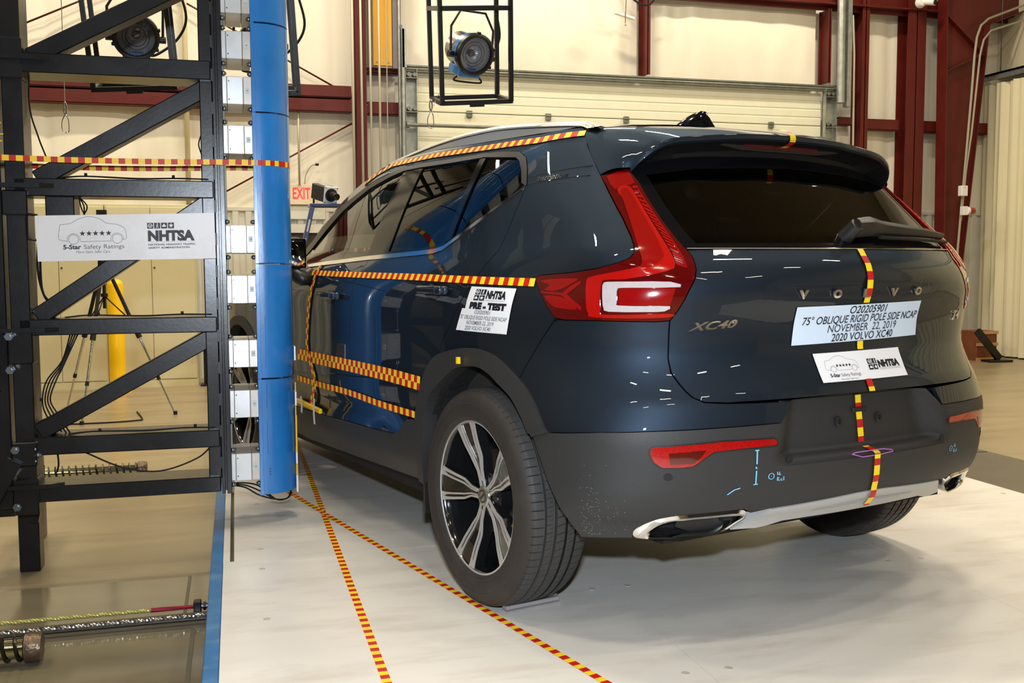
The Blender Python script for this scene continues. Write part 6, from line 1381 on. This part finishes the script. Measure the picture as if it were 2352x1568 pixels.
# --- tapes on the car
TL = 'checked red and yellow measuring tape'
body_tape('measuring_tape', Zl['t_waist'], .0254, car, label=TL + ' along the waist')
body_tape('measuring_tape', [(1.375, .6915)] + Zl['t_low1'][1:], .0508, car, rows=2, label='double row of ' + TL)
body_tape('measuring_tape', [(1.415, .5750)] + Zl['t_low2'][1:], .0254, car, label=TL + ' along the door bottom')
body_tape('measuring_tape', Zl['t_vert'], .0340, car, rows=2, off=.0055, label=TL + ' running down the front door')
body_tape('measuring_tape', Zl['t_roof'], .0254, car, label=TL + ' along the roof edge', smooth=False)
body_tape('measuring_tape', [(0, 1.1560), (0, .9965)], .0254, car, sub=4, label=TL + ' down the tailgate centre'); body_tape('measuring_tape', [(0, .880), (0, .85)], .0254, car, sub=4); body_tape('measuring_tape', [(0, .7665), (0, .731)], .0254, car, sub=4, start=1)
def cx_(z):
    z = np.array([z]); x = float(X0(z)[0]) + .006
    if z[0] > .42: x -= .062 * float(sst(.546, .566, z)[0])
    return -x - (.004 if z[0] < .43 else 0)
ct = [(cx_(z), z) for z in (.7145, .70, .68, .66, .64, .62, .60, .585, .572, .566, .561, .556, .551, .546, .540, .52, .50, .48, .46, .44, .425, .41, .395, .382)]
def ctape(b, pts, y, w):
    P_ = [Vector((a, 0, c)) for a, c in pts]; fine = smoothpath(P_, 4); s = 0
    for p, q in zip(fine, fine[1:]):
        s2 = s + (q - p).length; d = (q - p).normalized(); n = Vector((d.z, 0, -d.x)); n = n if n.x < 0 else -n; o = n * .0035
        b.add([(p + o + Vector((0, y - w / 2, 0))), (q + o + Vector((0, y - w / 2, 0))), (q + o + Vector((0, y + w / 2, 0))), (p + o + Vector((0, y + w / 2, 0)))], [(0, 1, 2, 3)], int((s + s2) / 2 / .0254) % 2); s = s2
simple('measuring_tape', [YEL, REDT], car, lambda b: ctape(b, ct, 0.0, .0254)).__setitem__('label', TL + ' down the bumper centre')
simple('measuring_tape', [REDT, YEL], sp, lambda b: ctape(b, [(-.40, 1.552), (-.44, 1.545), (-.470, 1.531), (-.4785, 1.525), (-.478, 1.508), (-.455, 1.498), (-.437, 1.495)], 0.0, .0254))
# chalk marks on the bumper
CH = mat('pale_blue_chalk', srgb(120, 196, 236), .7); MG = mat('magenta_chalk', srgb(196, 110, 206), .7)
def chalk(name, lines, m, w=.0028, off=.0062):
    A = Art()
    for l in lines:
        l2 = [tuple(a) for a in l]; A.line([tuple(q) for q in densify_open(l2, .012)], w)
    return A.put(name, m, car, lambda V: PN(V[:, 0], V[:, 1], None, off)[0])
def densify_open(l, res):
    out = []
    for a, b in zip(l, l[1:]):
        a, b = np.array(a), np.array(b); n = max(1, int(np.linalg.norm(b - a) / res)); out += [tuple(a + (b - a) * k / n) for k in range(n)]
    return out + [tuple(l[-1])]
def circ(s, z, r, n=14): return [(s + r * .75 * math.cos(k * 2 * math.pi / n), z + r * math.sin(k * 2 * math.pi / n)) for k in range(n + 1)]
chalk('chalk_mark', [[(.3171, .5915), (.3172, .553)], [(.3172, .534), (.3173, .4945)], [(.3215, .5915), (.3125, .5915)], [(.3225, .4940), (.3125, .4945)], [(.3185, .5455), (.3182, .5405), (.3155, .541)], [(.376, .470), (.362, .483), (.350, .487)]], CH)
for sg, (s, z) in ((1, Zl['ref16'][0]), (-1, Zl['ref16r'][0])):
    chalk('chalk_mark', [circ(s, z, .0085), [(s, z - .001), (s, z + .001)], [(s - .0135, z + .012), (s - .014, z + .002)], [(s - .019, z + .011), (s - .017, z + .004), (s - .0195, z + .001), (s - .0215, z + .004), (s - .0175, z + .005)], [(s - .014, z - .004), (s - .0145, z - .015)], [(s - .014, z - .004), (s - .0185, z - .007), (s - .0145, z - .010), (s - .0195, z - .015)], [(s - .021, z - .012), (s - .025, z - .009), (s - .022, z - .015), (s - .026, z - .015)], [(s - .029, z - .003), (s - .029, z - .015), (s - .031, z - .013)]], CH, .0018)
mgp = [(-.836, y, z) for y, z in ((.105, .553), (.06, .5405), (-.02, .541), (-.075, .5445), (-.072, .550), (-.03, .5565), (.09, .5565), (.105, .553))]
simple('chalk_mark', MG, car, lambda b: b.tube([(x - .003 + .10 * max(0, z - .545), y, z) for x, y, z in mgp], .0014, 5))
# masking tape and yellow contact tube on the front door
def strip3(name, m, pts, w, off=.006): 
    o = body_tape(name, pts, w, car, cell=.02, off=off, smooth=False); o.data.materials.clear(); o.data.materials.append(m); o.data.polygons.foreach_set('material_index', [0] * len(o.data.polygons)); return o
tb0, tb1 = (2.678, .485), (2.372, .470)
simple('contact_tube', YEL_PAINT, car, lambda b: b.bar(PN(np.array([tb0[0]]), np.array([tb0[1]]), None, .014)[0][0], PN(np.array([tb1[0]]), np.array([tb1[1]]), None, .014)[0][0], .016, .022, bev=.003))
strip3('masking_tape', WHITE, [(2.60, .515), (2.595, .47), (2.61, .43)], .022, .024); strip3('masking_tape', WHITE, [(2.415, .525), (2.43, .47), (2.435, .405)], .022, .026); strip3('masking_tape', WHITE, [(2.74, .71), (2.84, .70)], .04, .004)

def specks(b):
    rnd = random.Random(4)
    for k in range(150):
        s_, z_ = .655 - abs(rnd.gauss(0, .035)), .345 + abs(rnd.gauss(0, .07)); r_ = rnd.uniform(.0006, .0016)
        p_, n_ = PN(np.array([s_, s_ - r_ * 2, s_]), np.array([z_, z_, z_ + r_ * 2]), None, .0055); b.add([tuple(q) for q in p_], [(0, 1, 2)])
o = simple('dust_specks', mat('pale_dust', srgb(104, 102, 98), .8), car, specks); o['kind'] = 'stuff'
